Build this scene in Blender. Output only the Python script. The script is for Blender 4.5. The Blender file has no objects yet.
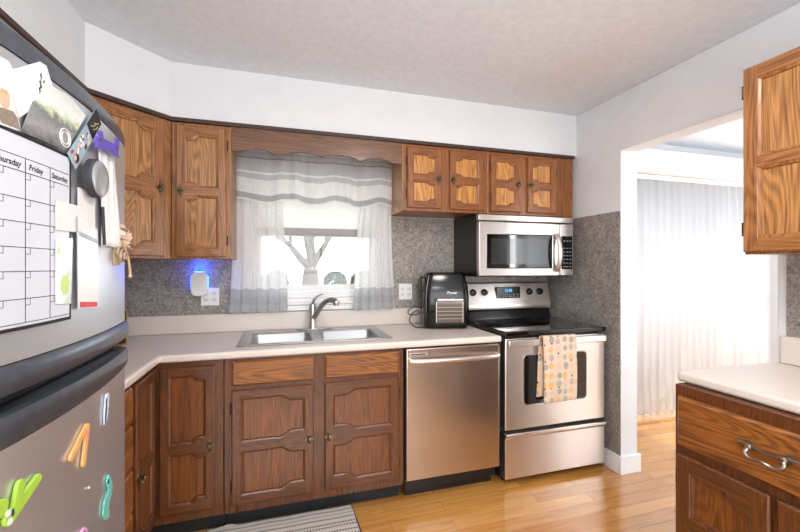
import bpy, bmesh, math, random
from math import sin, cos, pi, radians, sqrt
from mathutils import Vector, Matrix
random.seed(7)
SC = bpy.context.scene
COL = SC.collection

# ------------------------------------------------------------------ camera
cam_data = bpy.data.cameras.new('camera')
cam = bpy.data.objects.new('camera', cam_data)
COL.objects.link(cam)
cam_data.sensor_width = 36.0
cam_data.lens = 390.65 / 800 * 36.0
cam_data.shift_y = 0.0004
cam_data.clip_start = 0.02
cam.location = (0.0, -2.7137, 1.3314)
cam.rotation_euler = (pi / 2, 0, -0.2922)
SC.camera = cam

# ------------------------------------------------------------------ sky, light, exposure
world = bpy.data.worlds.new('sky')
SC.world = world
world.use_nodes = True
bg = world.node_tree.nodes['Background']
bg.inputs[0].default_value = (0.93, 0.97, 1.0, 1)
bg.inputs[1].default_value = 4.2

def light(name, kind, loc, rot, energy, color=(1, 1, 1), size=1.0, size_y=None, portal=False, radius=None):
    d = bpy.data.lights.new(name, kind)
    d.energy = energy
    d.color = color
    if kind == 'AREA':
        d.shape = 'RECTANGLE' if size_y else 'DISK'
        d.size = size
        if size_y:
            d.size_y = size_y
        d.cycles.is_portal = portal
    if radius is not None:
        d.shadow_soft_size = radius
    o = bpy.data.objects.new(name, d)
    o.location = loc
    o.rotation_euler = rot
    COL.objects.link(o)
    return o

sun = light('sun', 'SUN', (8, -6, 8), (0, 0, 0), 4.0, (1.0, 0.97, 0.92))
sun.data.angle = radians(0.6)
sun.rotation_euler = Vector((-1, .8, -.96)).to_track_quat('-Z', 'Y').to_euler()
# daylight through the windows (area lamps stand in the openings), ceiling fixtures, added fill lamps
light('sink_window_daylight', 'AREA', (0.23, 0.16, 1.56), (-pi / 2, 0, 0), 1, size=0.92, size_y=0.95, portal=True)
light('rear_window_daylight', 'AREA', (0.3, -5.02, 1.45), (pi / 2, 0, 0), 62, (0.95, 0.98, 1.0), 2.6, 1.6)
light('patio_door_daylight', 'AREA', (3.72, 0.3, 1.1), (-pi / 2, 0, 0), 16, (0.97, 0.99, 1.0), 1.9, 2.0)
light('dining_side_window_daylight', 'AREA', (4.87, -1.2, .95), (0, pi / 2, 0), 20, (0.97, 0.99, 1.0), 1.5, 1.9)
light('kitchen_ceiling_lamp', 'AREA', (0.75, -1.95, 2.36), (0, 0, 0), 24, (1.0, 0.96, 0.9), 0.34)
light('dining_ceiling_fill', 'AREA', (3.4, -3.7, .8), (pi, 0, 0), 36, (0.98, 0.98, 1.0), 0.8)  # added unseen fill, brightens the dining room ceiling
light('rear_ceiling_fill', 'AREA', (0.3, -3.3, 1.3), (pi, 0, 0), 34, (0.97, 0.98, 1.0), 1.0)  # added fill facing up behind the camera, lifts the kitchen ceiling
light('dining_rear_window_daylight', 'AREA', (4.2, -5.02, 1.5), (pi / 2, 0, 0), 45, (0.97, 0.99, 1.0), .7, 1.2)
light('rear_room_fill', 'AREA', (0.3, -3.8, 2.36), (0, 0, 0), 22, (1.0, 0.96, 0.9), 0.34)  # added unseen lamp behind the camera for general room light

SC.view_settings.view_transform = 'Standard'
SC.view_settings.look = 'None'
SC.view_settings.gamma = 1.0
SC.view_settings.use_curve_mapping = False
SC.view_settings.exposure = -0.22

# ------------------------------------------------------------------ materials
def lin(c):
    c = c / 255.0
    return c / 12.92 if c <= 0.04045 else ((c + 0.055) / 1.055) ** 2.4

def rgb(r, g, b):
    return (lin(r), lin(g), lin(b), 1.0)

class NT:
    def __init__(s, name):
        s.mat = bpy.data.materials.new(name)
        s.mat.use_nodes = True
        s.t = s.mat.node_tree
        s.p = s.t.nodes['Principled BSDF']
        s.out = s.t.nodes['Material Output']
    def n(s, typ, **kw):
        x = s.t.nodes.new(typ)
        for k, v in kw.items():
            setattr(x, k, v)
        return x
    def l(s, a, b):
        s.t.links.new(a, b)
    def ramp(s, stops, interp='LINEAR'):
        r = s.n('ShaderNodeValToRGB')
        r.color_ramp.interpolation = interp
        els = r.color_ramp.elements
        while len(els) < len(stops):
            els.new(0.5)
        for e, (p, c) in zip(els, stops):
            e.position = p
            e.color = c
        return r
    def math(s, op, a, b=None):
        m = s.n('ShaderNodeMath', operation=op)
        for i, q in enumerate((a, b)):
            if q is None:
                continue
            if isinstance(q, (int, float)):
                m.inputs[i].default_value = q
            else:
                s.l(q, m.inputs[i])
        return m.outputs[0]
    def bump(s, h, strength, dist=0.002):
        b = s.n('ShaderNodeBump')
        b.inputs['Strength'].default_value = strength
        b.inputs['Distance'].default_value = dist
        s.l(h, b.inputs['Height'])
        s.l(b.outputs[0], s.p.inputs['Normal'])

def plain(name, c, rough=0.5, metal=0.0, coat=0.0, spec=0.5, vary=0.0, scale=60):
    q = NT(name)
    q.p.inputs['Base Color'].default_value = c
    q.p.inputs['Roughness'].default_value = rough
    q.p.inputs['Metallic'].default_value = metal
    q.p.inputs['Coat Weight'].default_value = coat
    q.p.inputs['Specular IOR Level'].default_value = spec
    if vary:
        tc = q.n('ShaderNodeTexCoord')
        nz = q.n('ShaderNodeTexNoise')
        nz.inputs['Scale'].default_value = scale
        nz.inputs['Detail'].default_value = 4
        q.l(tc.outputs['Object'], nz.inputs['Vector'])
        a = tuple(x * (1 - vary) for x in c[:3]) + (1,)
        b = tuple(min(1, x * (1 + vary)) for x in c[:3]) + (1,)
        r = q.ramp([(0.3, a), (0.7, b)])
        q.l(nz.outputs['Fac'], r.inputs[0])
        q.l(r.outputs[0], q.p.inputs['Base Color'])
    return q.mat

def wood(name, dark, light_, axis='Z', rough=0.38, contrast=1.0, scale=1.0):
    q = NT(name)
    tc = q.n('ShaderNodeTexCoord')
    oi = q.n('ShaderNodeObjectInfo')
    mul = q.n('ShaderNodeVectorMath', operation='SCALE')
    comb = q.n('ShaderNodeCombineXYZ')
    for i, k in enumerate((13.7, 31.1, 7.3)):
        q.l(q.math('MULTIPLY', oi.outputs['Random'], k), comb.inputs[i])
    add = q.n('ShaderNodeVectorMath', operation='ADD')
    q.l(tc.outputs['Object'], add.inputs[0])
    q.l(comb.outputs[0], add.inputs[1])
    mp = q.n('ShaderNodeMapping')
    g = {'X': (0.12, 1, 1), 'Y': (1, 0.12, 1), 'Z': (1, 1, 0.12)}[axis]
    mp.inputs['Scale'].default_value = tuple(v * scale for v in g)
    q.l(add.outputs[0], mp.inputs['Vector'])
    # cathedral figure: contour lines of a slow noise field
    n1 = q.n('ShaderNodeTexNoise')
    n1.inputs['Scale'].default_value = 5.5
    n1.inputs['Detail'].default_value = 1.5
    n1.inputs['Distortion'].default_value = 0.4
    q.l(mp.outputs[0], n1.inputs['Vector'])
    ph = q.math('MULTIPLY', n1.outputs['Fac'], 190.0)
    rings = q.math('ADD', q.math('MULTIPLY', q.math('SINE', ph), 0.5), 0.5)
    # fine pores
    mp2 = q.n('ShaderNodeMapping')
    g2 = {'X': (5, 130, 130), 'Y': (130, 5, 130), 'Z': (130, 130, 5)}[axis]
    mp2.inputs['Scale'].default_value = g2
    q.l(add.outputs[0], mp2.inputs['Vector'])
    n2 = q.n('ShaderNodeTexNoise')
    n2.inputs['Scale'].default_value = 1.0
    n2.inputs['Detail'].default_value = 3
    q.l(mp2.outputs[0], n2.inputs['Vector'])
    f = q.math('ADD', q.math('MULTIPLY', rings, 0.2 * contrast), q.math('MULTIPLY', n2.outputs['Fac'], 0.95))
    mid = tuple((a + b) / 2 for a, b in zip(dark[:3], light_[:3])) + (1,)
    r = q.ramp([(0.32, dark), (0.56, mid), (0.82, light_)])
    q.l(f, r.inputs[0])
    q.l(r.outputs[0], q.p.inputs['Base Color'])
    q.p.inputs['Roughness'].default_value = rough
    q.p.inputs['Coat Weight'].default_value = 0.3
    q.p.inputs['Coat Roughness'].default_value = 0.2
    q.bump(n2.outputs['Fac'], 0.12, 0.001)
    return q.mat

M = {}
# golden oak of the wall units, darker red-brown oak of the base units
M['up_v'] = wood('oak_upper_upright', rgb(104, 62, 30), rgb(172, 116, 64), 'Z')
M['up_h'] = wood('oak_upper_level', rgb(98, 58, 28), rgb(166, 110, 60), 'X')
M['up_p'] = wood('oak_upper_panel', rgb(110, 70, 34), rgb(188, 134, 78), 'Z', contrast=1.3)
M['ur_v'] = wood('oak_small_upper_upright', rgb(100, 56, 24), rgb(160, 98, 46), 'Z')
M['ur_h'] = wood('oak_small_upper_level', rgb(92, 50, 24), rgb(150, 90, 42), 'X')
M['ur_p'] = wood('oak_small_upper_panel', rgb(126, 76, 28), rgb(208, 148, 76), 'Z', contrast=1.5)
M['ba_v'] = wood('oak_base_upright', rgb(64, 34, 13), rgb(112, 62, 25), 'Z')
M['ba_h'] = wood('oak_base_level', rgb(60, 32, 12), rgb(106, 58, 23), 'X')
M['ba_p'] = wood('oak_base_panel', rgb(76, 41, 14), rgb(130, 73, 27), 'Z')
M['dr_h'] = wood('oak_drawer_front', rgb(84, 46, 16), rgb(154, 94, 38), 'X', contrast=1.5)
M['head'] = wood('oak_valance_board', rgb(78, 48, 30), rgb(128, 86, 58), 'X')
M['rawwood'] = plain('bare_cut_wood', rgb(226, 200, 160), 0.6, vary=0.08)
M['trimwood'] = plain('dark_cove_trim', rgb(66, 44, 34), 0.5, vary=0.2)
M['brass'] = plain('antique_brass', rgb(112, 98, 76), 0.3, 0.95)
M['pewter'] = plain('pewter', rgb(150, 142, 132), 0.32, 1.0)
M['hinge'] = plain('aged_hinge', rgb(70, 55, 40), 0.4, 0.8)
M['wall'] = plain('painted_wall', rgb(224, 226, 229), 0.85, vary=0.02, scale=9)
M['wallwarm'] = plain('painted_jamb', rgb(232, 229, 226), 0.8)
M['ceil'] = None
M['white'] = plain('white_paint', rgb(236, 236, 236), 0.5)
M['whiteplastic'] = plain('white_plastic', rgb(232, 232, 230), 0.35)
M['casing'] = plain('cream_casing', rgb(222, 212, 202), 0.6)
M['black'] = plain('black_plastic', rgb(22, 22, 23), 0.32)
M['toekick'] = plain('black_toe_kick', rgb(14, 20, 22), 0.55)
M['blackglass'] = plain('black_glass', rgb(9, 9, 10), 0.06, coat=0.6)
M['blackgloss'] = plain('gloss_black_plastic', rgb(11, 11, 12), 0.16, spec=.38)
M['rubber'] = plain('rubber', rgb(20, 20, 20), 0.7)
M['knobsteel'] = plain('knob_dark', rgb(28, 27, 28), 0.25, 0.3)
M['chrome'] = plain('bright_chrome', rgb(225, 225, 228), 0.12, 1.0)
M['nickel'] = plain('brushed_nickel', rgb(190, 186, 180), 0.3, 1.0)
M['fridgetrim'] = plain('fridge_trim_plastic', rgb(92, 98, 108), 0.28, 0.6, vary=0.14, scale=35)
M['fridgeside'] = plain('fridge_side', rgb(64, 66, 70), 0.5, 0.2)

def ceiling_mat():
    q = NT('ceiling_paint')
    tc = q.n('ShaderNodeTexCoord')
    nz = q.n('ShaderNodeTexNoise')
    nz.inputs['Scale'].default_value = 30
    nz.inputs['Detail'].default_value = 5
    q.l(tc.outputs['Object'], nz.inputs['Vector'])
    r = q.ramp([(0.35, rgb(217, 223, 231)), (0.65, rgb(224, 230, 238))])
    q.l(nz.outputs['Fac'], r.inputs[0])
    q.l(r.outputs[0], q.p.inputs['Base Color'])
    q.p.inputs['Roughness'].default_value = 0.9
    q.bump(nz.outputs['Fac'], 0.08, 0.003)
    return q.mat
M['ceil'] = ceiling_mat()

def steel(name, c, rough=0.26, axis='X', metal=1.0):
    q = NT(name)
    tc = q.n('ShaderNodeTexCoord')
    mp = q.n('ShaderNodeMapping')
    mp.inputs['Scale'].default_value = {'X': (2, 260, 260), 'Z': (260, 260, 2), 'Y': (260, 2, 260)}[axis]
    q.l(tc.outputs['Object'], mp.inputs['Vector'])
    nz = q.n('ShaderNodeTexNoise')
    nz.inputs['Scale'].default_value = 1.0
    nz.inputs['Detail'].default_value = 2
    q.l(mp.outputs[0], nz.inputs['Vector'])
    a = tuple(x * 0.99 for x in c[:3]) + (1,)
    r = q.ramp([(0.3, a), (0.7, c)])
    q.l(nz.outputs['Fac'], r.inputs[0])
    q.l(r.outputs[0], q.p.inputs['Base Color'])
    q.p.inputs['Metallic'].default_value = metal
    rr = q.ramp([(0.3, (rough * .985,) * 3 + (1,)), (0.7, (rough * 1.015,) * 3 + (1,))])
    q.l(nz.outputs['Fac'], rr.inputs[0])
    q.l(rr.outputs[0], q.p.inputs['Roughness'])
    return q.mat
M['steel'] = steel('stainless_steel', rgb(224, 218, 213), 0.33)
M['steelv'] = steel('stainless_steel_upright', rgb(204, 190, 178), 0.26, 'Z')
M['steelf'] = plain('stainless_fridge', rgb(214, 217, 222), 0.34, 0.84)
M['sinksteel'] = steel('sink_steel', rgb(186, 186, 186), 0.36)

def granite():
    q = NT('grey_speckled_laminate')
    tc = q.n('ShaderNodeTexCoord')
    n1 = q.n('ShaderNodeTexNoise'); n1.inputs['Scale'].default_value = 100; n1.inputs['Detail'].default_value = 4
    n2 = q.n('ShaderNodeTexNoise'); n2.inputs['Scale'].default_value = 16; n2.inputs['Detail'].default_value = 3
    for x in (n1, n2):
        q.l(tc.outputs['Object'], x.inputs['Vector'])
    f = q.math('ADD', q.math('MULTIPLY', n1.outputs['Fac'], 0.75), q.math('MULTIPLY', n2.outputs['Fac'], 0.25))
    r = q.ramp([(0.34, rgb(102, 95, 89)), (0.47, rgb(138, 131, 125)), (0.56, rgb(155, 148, 142)), (0.68, rgb(184, 178, 171))])
    q.l(f, r.inputs[0])
    q.l(r.outputs[0], q.p.inputs['Base Color'])
    q.p.inputs['Roughness'].default_value = 0.45
    return q.mat
M['granite'] = granite()
M['counter'] = plain('cream_laminate', rgb(216, 205, 196), 0.32, vary=0.03, scale=220)
M['counter_edge'] = M['counter']

def floor_mat():
    q = NT('oak_strip_floor')
    tc = q.n('ShaderNodeTexCoord')
    br = q.n('ShaderNodeTexBrick')
    br.offset = 0.37
    br.inputs['Scale'].default_value = 1.0
    br.inputs['Brick Width'].default_value = 0.85
    br.inputs['Row Height'].default_value = 0.083
    br.inputs['Mortar Size'].default_value = 0.0011
    br.inputs['Mortar Smooth'].default_value = 0.2
    br.inputs['Bias'].default_value = 0.0
    br.inputs['Color1'].default_value = (0, 0, 0, 1)
    br.inputs['Color2'].default_value = (1, 1, 1, 1)
    br.inputs['Mortar'].default_value = (0.5, 0.5, 0.5, 1)
    q.l(tc.outputs['Object'], br.inputs['Vector'])
    mp = q.n('ShaderNodeMapping'); mp.inputs['Scale'].default_value = (2.2, 26, 1)
    add = q.n('ShaderNodeVectorMath', operation='ADD')
    q.l(tc.outputs['Object'], mp.inputs['Vector'])
    sc = q.n('ShaderNodeVectorMath', operation='SCALE'); sc.inputs['Scale'].default_value = 9.0
    q.l(br.outputs['Color'], sc.inputs[0])
    q.l(mp.outputs[0], add.inputs[0]); q.l(sc.outputs[0], add.inputs[1])
    nz = q.n('ShaderNodeTexNoise'); nz.inputs['Scale'].default_value = 1.6; nz.inputs['Detail'].default_value = 6
    nz.inputs['Distortion'].default_value = 0.6
    q.l(add.outputs[0], nz.inputs['Vector'])
    f = q.math('ADD', q.math('MULTIPLY', nz.outputs['Fac'], 0.65), q.math('MULTIPLY', br.outputs['Color'], 0.28))
    r = q.ramp([(0.2, rgb(166, 106, 44)), (0.45, rgb(194, 134, 64)), (0.75, rgb(216, 162, 90))])
    q.l(f, r.inputs[0])
    mix = q.n('ShaderNodeMix', data_type='RGBA')
    q.l(br.outputs['Fac'], mix.inputs['Factor'])
    q.l(r.outputs[0], mix.inputs[6])
    mix.inputs[7].default_value = rgb(120, 78, 36)
    q.l(mix.outputs[2], q.p.inputs['Base Color'])
    q.p.inputs['Roughness'].default_value = 0.24
    q.p.inputs['Coat Weight'].default_value = 1.0
    q.p.inputs['Coat IOR'].default_value = 1.85
    q.p.inputs['Coat Roughness'].default_value = 0.12
    return q.mat
M['floor'] = floor_mat()

def glass_mat(name, tint=(1, 1, 1, 1), refl=0.08):
    q = NT(name)
    tr = q.n('ShaderNodeBsdfTransparent'); tr.inputs[0].default_value = tint
    gl = q.n('ShaderNodeBsdfGlossy'); gl.inputs['Roughness'].default_value = 0.02
    fr = q.n('ShaderNodeFresnel'); fr.inputs[0].default_value = 1.45
    mx = q.n('ShaderNodeMixShader')
    q.l(fr.outputs[0], mx.inputs[0]); q.l(tr.outputs[0], mx.inputs[1]); q.l(gl.outputs[0], mx.inputs[2])
    q.l(mx.outputs[0], q.out.inputs['Surface'])
    return q.mat
M['glass'] = glass_mat('window_glass')

def cloth_mat(name, col, trans, clear, stripes=None, vertical=True):
    """sheer cloth: diffuse + translucent + some see-through; stripes = ramp stops over UV v"""
    q = NT(name)
    uv = q.n('ShaderNodeUVMap')
    sep = q.n('ShaderNodeSeparateXYZ')
    q.l(uv.outputs[0], sep.inputs[0])
    mp = q.n('ShaderNodeMapping'); mp.inputs['Scale'].default_value = (160, 6, 1)
    q.l(uv.outputs[0], mp.inputs['Vector'])
    nz = q.n('ShaderNodeTexNoise'); nz.inputs['Scale'].default_value = 1.0; nz.inputs['Detail'].default_value = 3
    q.l(mp.outputs[0], nz.inputs['Vector'])
    mp2 = q.n('ShaderNodeMapping'); mp2.inputs['Scale'].default_value = (6, 140, 1)
    q.l(uv.outputs[0], mp2.inputs['Vector'])
    nz2 = q.n('ShaderNodeTexNoise'); nz2.inputs['Scale'].default_value = 1.0; nz2.inputs['Detail'].default_value = 3
    q.l(mp2.outputs[0], nz2.inputs['Vector'])
    wv = q.math('ADD', q.math('MULTIPLY', nz.outputs['Fac'], 0.6), q.math('MULTIPLY', nz2.outputs['Fac'], 0.4))
    stripe = q.ramp(stripes or [(0.0, col), (1.0, col)], 'CONSTANT' if stripes else 'LINEAR')
    q.l(sep.outputs[1], stripe.inputs[0])
    wr = q.ramp([(0.35, (0.7, 0.7, 0.71, 1)), (0.6, (1, 1, 1, 1))])
    q.l(wv, wr.inputs[0])
    mix = q.n('ShaderNodeMix', data_type='RGBA', blend_type='MULTIPLY')
    mix.inputs['Factor'].default_value = 0.45
    q.l(stripe.outputs[0], mix.inputs[6]); q.l(wr.outputs[0], mix.inputs[7])
    d = q.n('ShaderNodeBsdfDiffuse'); t = q.n('ShaderNodeBsdfTranslucent'); c = q.n('ShaderNodeBsdfTransparent')
    q.l(mix.outputs[2], d.inputs[0]); q.l(mix.outputs[2], t.inputs[0])
    m1 = q.n('ShaderNodeMixShader'); m1.inputs[0].default_value = trans
    q.l(d.outputs[0], m1.inputs[1]); q.l(t.outputs[0], m1.inputs[2])
    m2 = q.n('ShaderNodeMixShader')
    fac = q.math('MULTIPLY', q.math('SUBTRACT', 1.35, wv), clear)
    q.l(fac, m2.inputs[0])
    q.l(m1.outputs[0], m2.inputs[1]); q.l(c.outputs[0], m2.inputs[2])
    q.l(m2.outputs[0], q.out.inputs['Surface'])
    return q.mat

W = rgb(250, 250, 250); G1 = rgb(168, 168, 170); G2 = rgb(205, 205, 206)
M['tier'] = cloth_mat('striped_sheer_valance', W, 0.5, 0.08,
                      [(0.0, W), (0.03, rgb(190, 190, 192)), (0.14, W), (0.42, rgb(214, 214, 215)), (0.52, W), (0.56, rgb(212, 212, 214)), (0.80, rgb(165, 165, 168)), (0.825, rgb(205, 205, 207)), (0.94, W)])
M['drape'] = cloth_mat('sheer_drape', W, 0.5, 0.16,
                       [(0.0, rgb(212, 213, 215)), (0.05, rgb(200, 202, 205)), (0.10, rgb(208, 210, 212)), (0.15, W), (0.3, W)])

def trans_mat(name, col, trans=0.4):
    q = NT(name)
    d = q.n('ShaderNodeBsdfDiffuse'); t = q.n('ShaderNodeBsdfTranslucent')
    d.inputs[0].default_value = col; t.inputs[0].default_value = col
    m1 = q.n('ShaderNodeMixShader'); m1.inputs[0].default_value = trans
    q.l(d.outputs[0], m1.inputs[1]); q.l(t.outputs[0], m1.inputs[2])
    q.l(m1.outputs[0], q.out.inputs['Surface'])
    return q.mat
M['vane'] = trans_mat('vinyl_blind_vane', rgb(242, 243, 245), 0.32)
M['shade'] = trans_mat('white_roller_cloth', rgb(250, 250, 248), 0.6)

def emit(name, c, s):
    q = NT(name)
    q.p.inputs['Base Color'].default_value = c
    q.p.inputs['Emission Color'].default_value = c
    q.p.inputs['Emission Strength'].default_value = s
    return q.mat

# ------------------------------------------------------------------ mesh helpers
class MB:
    def __init__(s):
        s.v, s.f, s.m, s.uv = [], [], [], {}
    def add(s, vs, fs, m=0):
        o = len(s.v)
        s.v.extend([tuple(p) for p in vs])
        for f in fs:
            s.f.append(tuple(o + i for i in f)); s.m.append(m)
        return s
    def box(s, x0, x1, y0, y1, z0, z1, m=0):
        vs = [(x, y, z) for z in (z0, z1) for y in (y0, y1) for x in (x0, x1)]
        return s.add(vs, [(0, 2, 3, 1), (4, 5, 7, 6), (0, 1, 5, 4), (2, 6, 7, 3), (0, 4, 6, 2), (1, 3, 7, 5)], m)
    def prism(s, poly, plane, c0, c1, m=0):
        def P(a, b, c):
            return {'xz': (a, c, b), 'yz': (c, a, b), 'xy': (a, b, c)}[plane]
        n = len(poly)
        vs = [P(a, b, c0) for a, b in poly] + [P(a, b, c1) for a, b in poly]
        fs = [tuple(range(n))[::-1], tuple(range(n, 2 * n))] + [(i, (i + 1) % n, n + (i + 1) % n, n + i) for i in range(n)]
        return s.add(vs, fs, m)
    def cells(s, xs, ys, keep, plane, c0, c1, m=0):
        """extruded grid of cells; keep(i, j) tells which cells are solid"""
        def P(a, b, c):
            return {'xz': (a, c, b), 'yz': (c, a, b), 'xy': (a, b, c)}[plane]
        nx, ny = len(xs), len(ys)
        idx = {}
        vs = []
        def V(i, j, k):
            if (i, j, k) not in idx:
                idx[i, j, k] = len(vs); vs.append(P(xs[i], ys[j], (c0, c1)[k]))
            return idx[i, j, k]
        K = lambda i, j: 0 <= i < nx - 1 and 0 <= j < ny - 1 and keep(i, j)
        fs = []
        for i in range(nx - 1):
            for j in range(ny - 1):
                if not K(i, j):
                    continue
                fs.append((V(i, j, 0), V(i, j + 1, 0), V(i + 1, j + 1, 0), V(i + 1, j, 0)))
                fs.append((V(i, j, 1), V(i + 1, j, 1), V(i + 1, j + 1, 1), V(i, j + 1, 1)))
                if not K(i - 1, j): fs.append((V(i, j, 0), V(i, j, 1), V(i, j + 1, 1), V(i, j + 1, 0)))
                if not K(i + 1, j): fs.append((V(i + 1, j, 0), V(i + 1, j + 1, 0), V(i + 1, j + 1, 1), V(i + 1, j, 1)))
                if not K(i, j - 1): fs.append((V(i, j, 0), V(i + 1, j, 0), V(i + 1, j, 1), V(i, j, 1)))
                if not K(i, j + 1): fs.append((V(i, j + 1, 0), V(i, j + 1, 1), V(i + 1, j + 1, 1), V(i + 1, j + 1, 0)))
        return s.add(vs, fs, m)
    def tube(s, pts, r, n=10, m=0, cap=True, flat=(1, 1)):
        pts = [Vector(p) for p in pts]
        rs = r if isinstance(r, (list, tuple)) else [r] * len(pts)
        o = len(s.v)
        up = None
        for i, p in enumerate(pts):
            d = (pts[min(i + 1, len(pts) - 1)] - pts[max(i - 1, 0)]).normalized()
            if up is None:
                up = Vector((0, 0, 1)) if abs(d.z) < 0.9 else Vector((1, 0, 0))
            a = d.cross(up)
            if a.length < 1e-4:
                a = d.cross(Vector((0, 1, 0)))
            a.normalize()
            b = a.cross(d).normalized(); up = b
            for k in range(n):
                t = 2 * pi * k / n
                s.v.append(tuple(p + rs[i] * (cos(t) * a * flat[0] + sin(t) * b * flat[1])))
        for i in range(len(pts) - 1):
            for k in range(n):
                k2 = (k + 1) % n
                s.f.append((o + i * n + k, o + i * n + k2, o + (i + 1) * n + k2, o + (i + 1) * n + k)); s.m.append(m)
        if cap:
            s.f.append(tuple(o + k for k in range(n))[::-1]); s.m.append(m)
            e = o + (len(pts) - 1) * n
            s.f.append(tuple(e + k for k in range(n))); s.m.append(m)
        return s
    def lathe(s, prof, c, axis='Z', n=24, m=0):
        """prof: (radius, height) pairs from one end to the other, turned about the axis through c"""
        o = len(s.v)
        c = Vector(c)
        for r, hgt in prof:
            for k in range(n):
                t = 2 * pi * k / n
                u, w = r * cos(t), r * sin(t)
                q = {'Z': (u, w, hgt), 'Y': (u, hgt, w), 'X': (hgt, u, w)}[axis]
                s.v.append(tuple(c + Vector(q)))
        for i in range(len(prof) - 1):
            for k in range(n):
                k2 = (k + 1) % n
                s.f.append((o + i * n + k, o + i * n + k2, o + (i + 1) * n + k2, o + (i + 1) * n + k)); s.m.append(m)
        s.f.append(tuple(o + k for k in range(n))[::-1]); s.m.append(m)
        e = o + (len(prof) - 1) * n
        s.f.append(tuple(e + k for k in range(n))); s.m.append(m)
        return s
    def ball(s, c, r, n=14, m=0, sq=(1, 1, 1)):
        o = len(s.v)
        rows = n // 2
        s.v.append((c[0], c[1], c[2] - r * sq[2]))
        for i in range(1, rows):
            ph = -pi / 2 + pi * i / rows
            for k in range(n):
                t = 2 * pi * k / n
                s.v.append((c[0] + r * sq[0] * cos(ph) * cos(t), c[1] + r * sq[1] * cos(ph) * sin(t), c[2] + r * sq[2] * sin(ph)))
        s.v.append((c[0], c[1], c[2] + r * sq[2]))
        top = len(s.v) - 1
        for k in range(n):
            k2 = (k + 1) % n
            s.f.append((o, o + 1 + k2, o + 1 + k)); s.m.append(m)
            for i in range(rows - 2):
                a = o + 1 + i * n
                s.f.append((a + k, a + k2, a + n + k2, a + n + k)); s.m.append(m)
            a = o + 1 + (rows - 2) * n
            s.f.append((a + k, a + k2, top)); s.m.append(m)
        return s
    def grid(s, fn, nu, nv, m=0):
        o = len(s.v)
        for j in range(nv + 1):
            for i in range(nu + 1):
                s.v.append(tuple(fn(i / nu, j / nv)))
                s.uv[len(s.v) - 1] = (i / nu, j / nv)
        for j in range(nv):
            for i in range(nu):
                a = o + j * (nu + 1) + i
                s.f.append((a, a + 1, a + nu + 2, a + nu + 1)); s.m.append(m)
        return s
    def build(s, name, mats, parent=None, bevel=0.0, smooth=True, solid=0.0, seg=2, sub=0, recalc=True, angle=35):
        me = bpy.data.meshes.new(name)
        me.from_pydata(s.v, [], s.f)
        if not isinstance(mats, (list, tuple)):
            mats = [mats]
        for q in mats:
            me.materials.append(q)
        for p, k in zip(me.polygons, s.m):
            p.material_index = k
        if s.uv:
            lay = me.uv_layers.new(name='UVMap')
            for lp in me.loops:
                if lp.vertex_index in s.uv:
                    lay.data[lp.index].uv = s.uv[lp.vertex_index]
        if recalc:
            b = bmesh.new(); b.from_mesh(me)
            bmesh.ops.recalc_face_normals(b, faces=b.faces)
            b.to_mesh(me); b.free()
        if smooth:
            for p in me.polygons:
                p.use_smooth = True
            me.set_sharp_from_angle(angle=radians(angle))
        o = bpy.data.objects.new(name, me)
        COL.objects.link(o)
        if parent is not None:
            o.parent = parent
        if solid:
            k = o.modifiers.new('thickness', 'SOLIDIFY'); k.thickness = solid; k.offset = 0
        if bevel:
            k = o.modifiers.new('bevel', 'BEVEL'); k.width = bevel; k.segments = seg
            k.limit_method = 'ANGLE'; k.angle_limit = radians(40)
        if sub:
            k = o.modifiers.new('smooth', 'SUBSURF'); k.levels = sub; k.render_levels = sub
        return o

def tag(o, label, cat, group=None, kind=None):
    if label: o['label'] = label
    if cat: o['category'] = cat
    if group: o['group'] = group
    if kind: o['kind'] = kind
    return o

def thing(name, label, cat, loc=(0, 0, 0), rotz=0.0, group=None, kind=None):
    o = bpy.data.objects.new(name, None)
    COL.objects.link(o)
    o.empty_display_size = 0.05
    o.location = loc
    o.rotation_euler = (0, 0, rotz)
    return tag(o, label, cat, group, kind)

def struct(o):
    o['kind'] = 'structure'
    return o

def bx(name, mat, x0, x1, y0, y1, z0, z1, parent=None, bevel=0.0, seg=2):
    return MB().box(x0, x1, y0, y1, z0, z1).build(name, mat, parent, bevel=bevel, seg=seg)

def text_mesh(body, size, shear=0.0):
    """flat letter mesh in its own XY plane, origin at left baseline: returns verts, faces"""
    cu = bpy.data.curves.new('letters', 'FONT')
    cu.body = body; cu.size = size; cu.shear = shear; cu.offset = size * .018
    ob = bpy.data.objects.new('letters', cu)
    me = bpy.data.meshes.new_from_object(ob)
    vs = [tuple(v.co) for v in me.vertices]; fs = [tuple(p.vertices) for p in me.polygons]
    bpy.data.objects.remove(ob); bpy.data.curves.remove(cu); bpy.data.meshes.remove(me)
    return vs, fs

# ------------------------------------------------------------------ room shell
XL, XR, YR, ZC = -1.195, 2.0775, -5.0, 2.44
WT = 0.135
XD = 4.75          # dining room's far side wall
struct(bx('floor', M['floor'], XL - .1, XD + .1, YR - .1, .12, -.06, 0))
struct(bx('ceiling', M['ceil'], XL - .1, XD + .1, YR - .1, .12, ZC, ZC + .06))
# back wall with the sink window and the patio door openings
wx0, wx1, wz0, wz1 = -.225, .685, 1.085, 2.02
dx0, dx1, dz1 = 2.85, 4.53, 2.05
xs = [XL - .1, wx0, wx1, dx0, dx1, XD + .1]; zs = [0, wz0, wz1, dz1, ZC]
struct(MB().cells(xs, zs, lambda i, j: not ((i == 1 and j == 1) or (i == 3 and j <= 2)), 'xz', 0, .12).build('wall_back', M['wall']))
struct(bx('wall_left', M['wall'], XL - .1, XL, YR, 0, 0, ZC))
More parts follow.
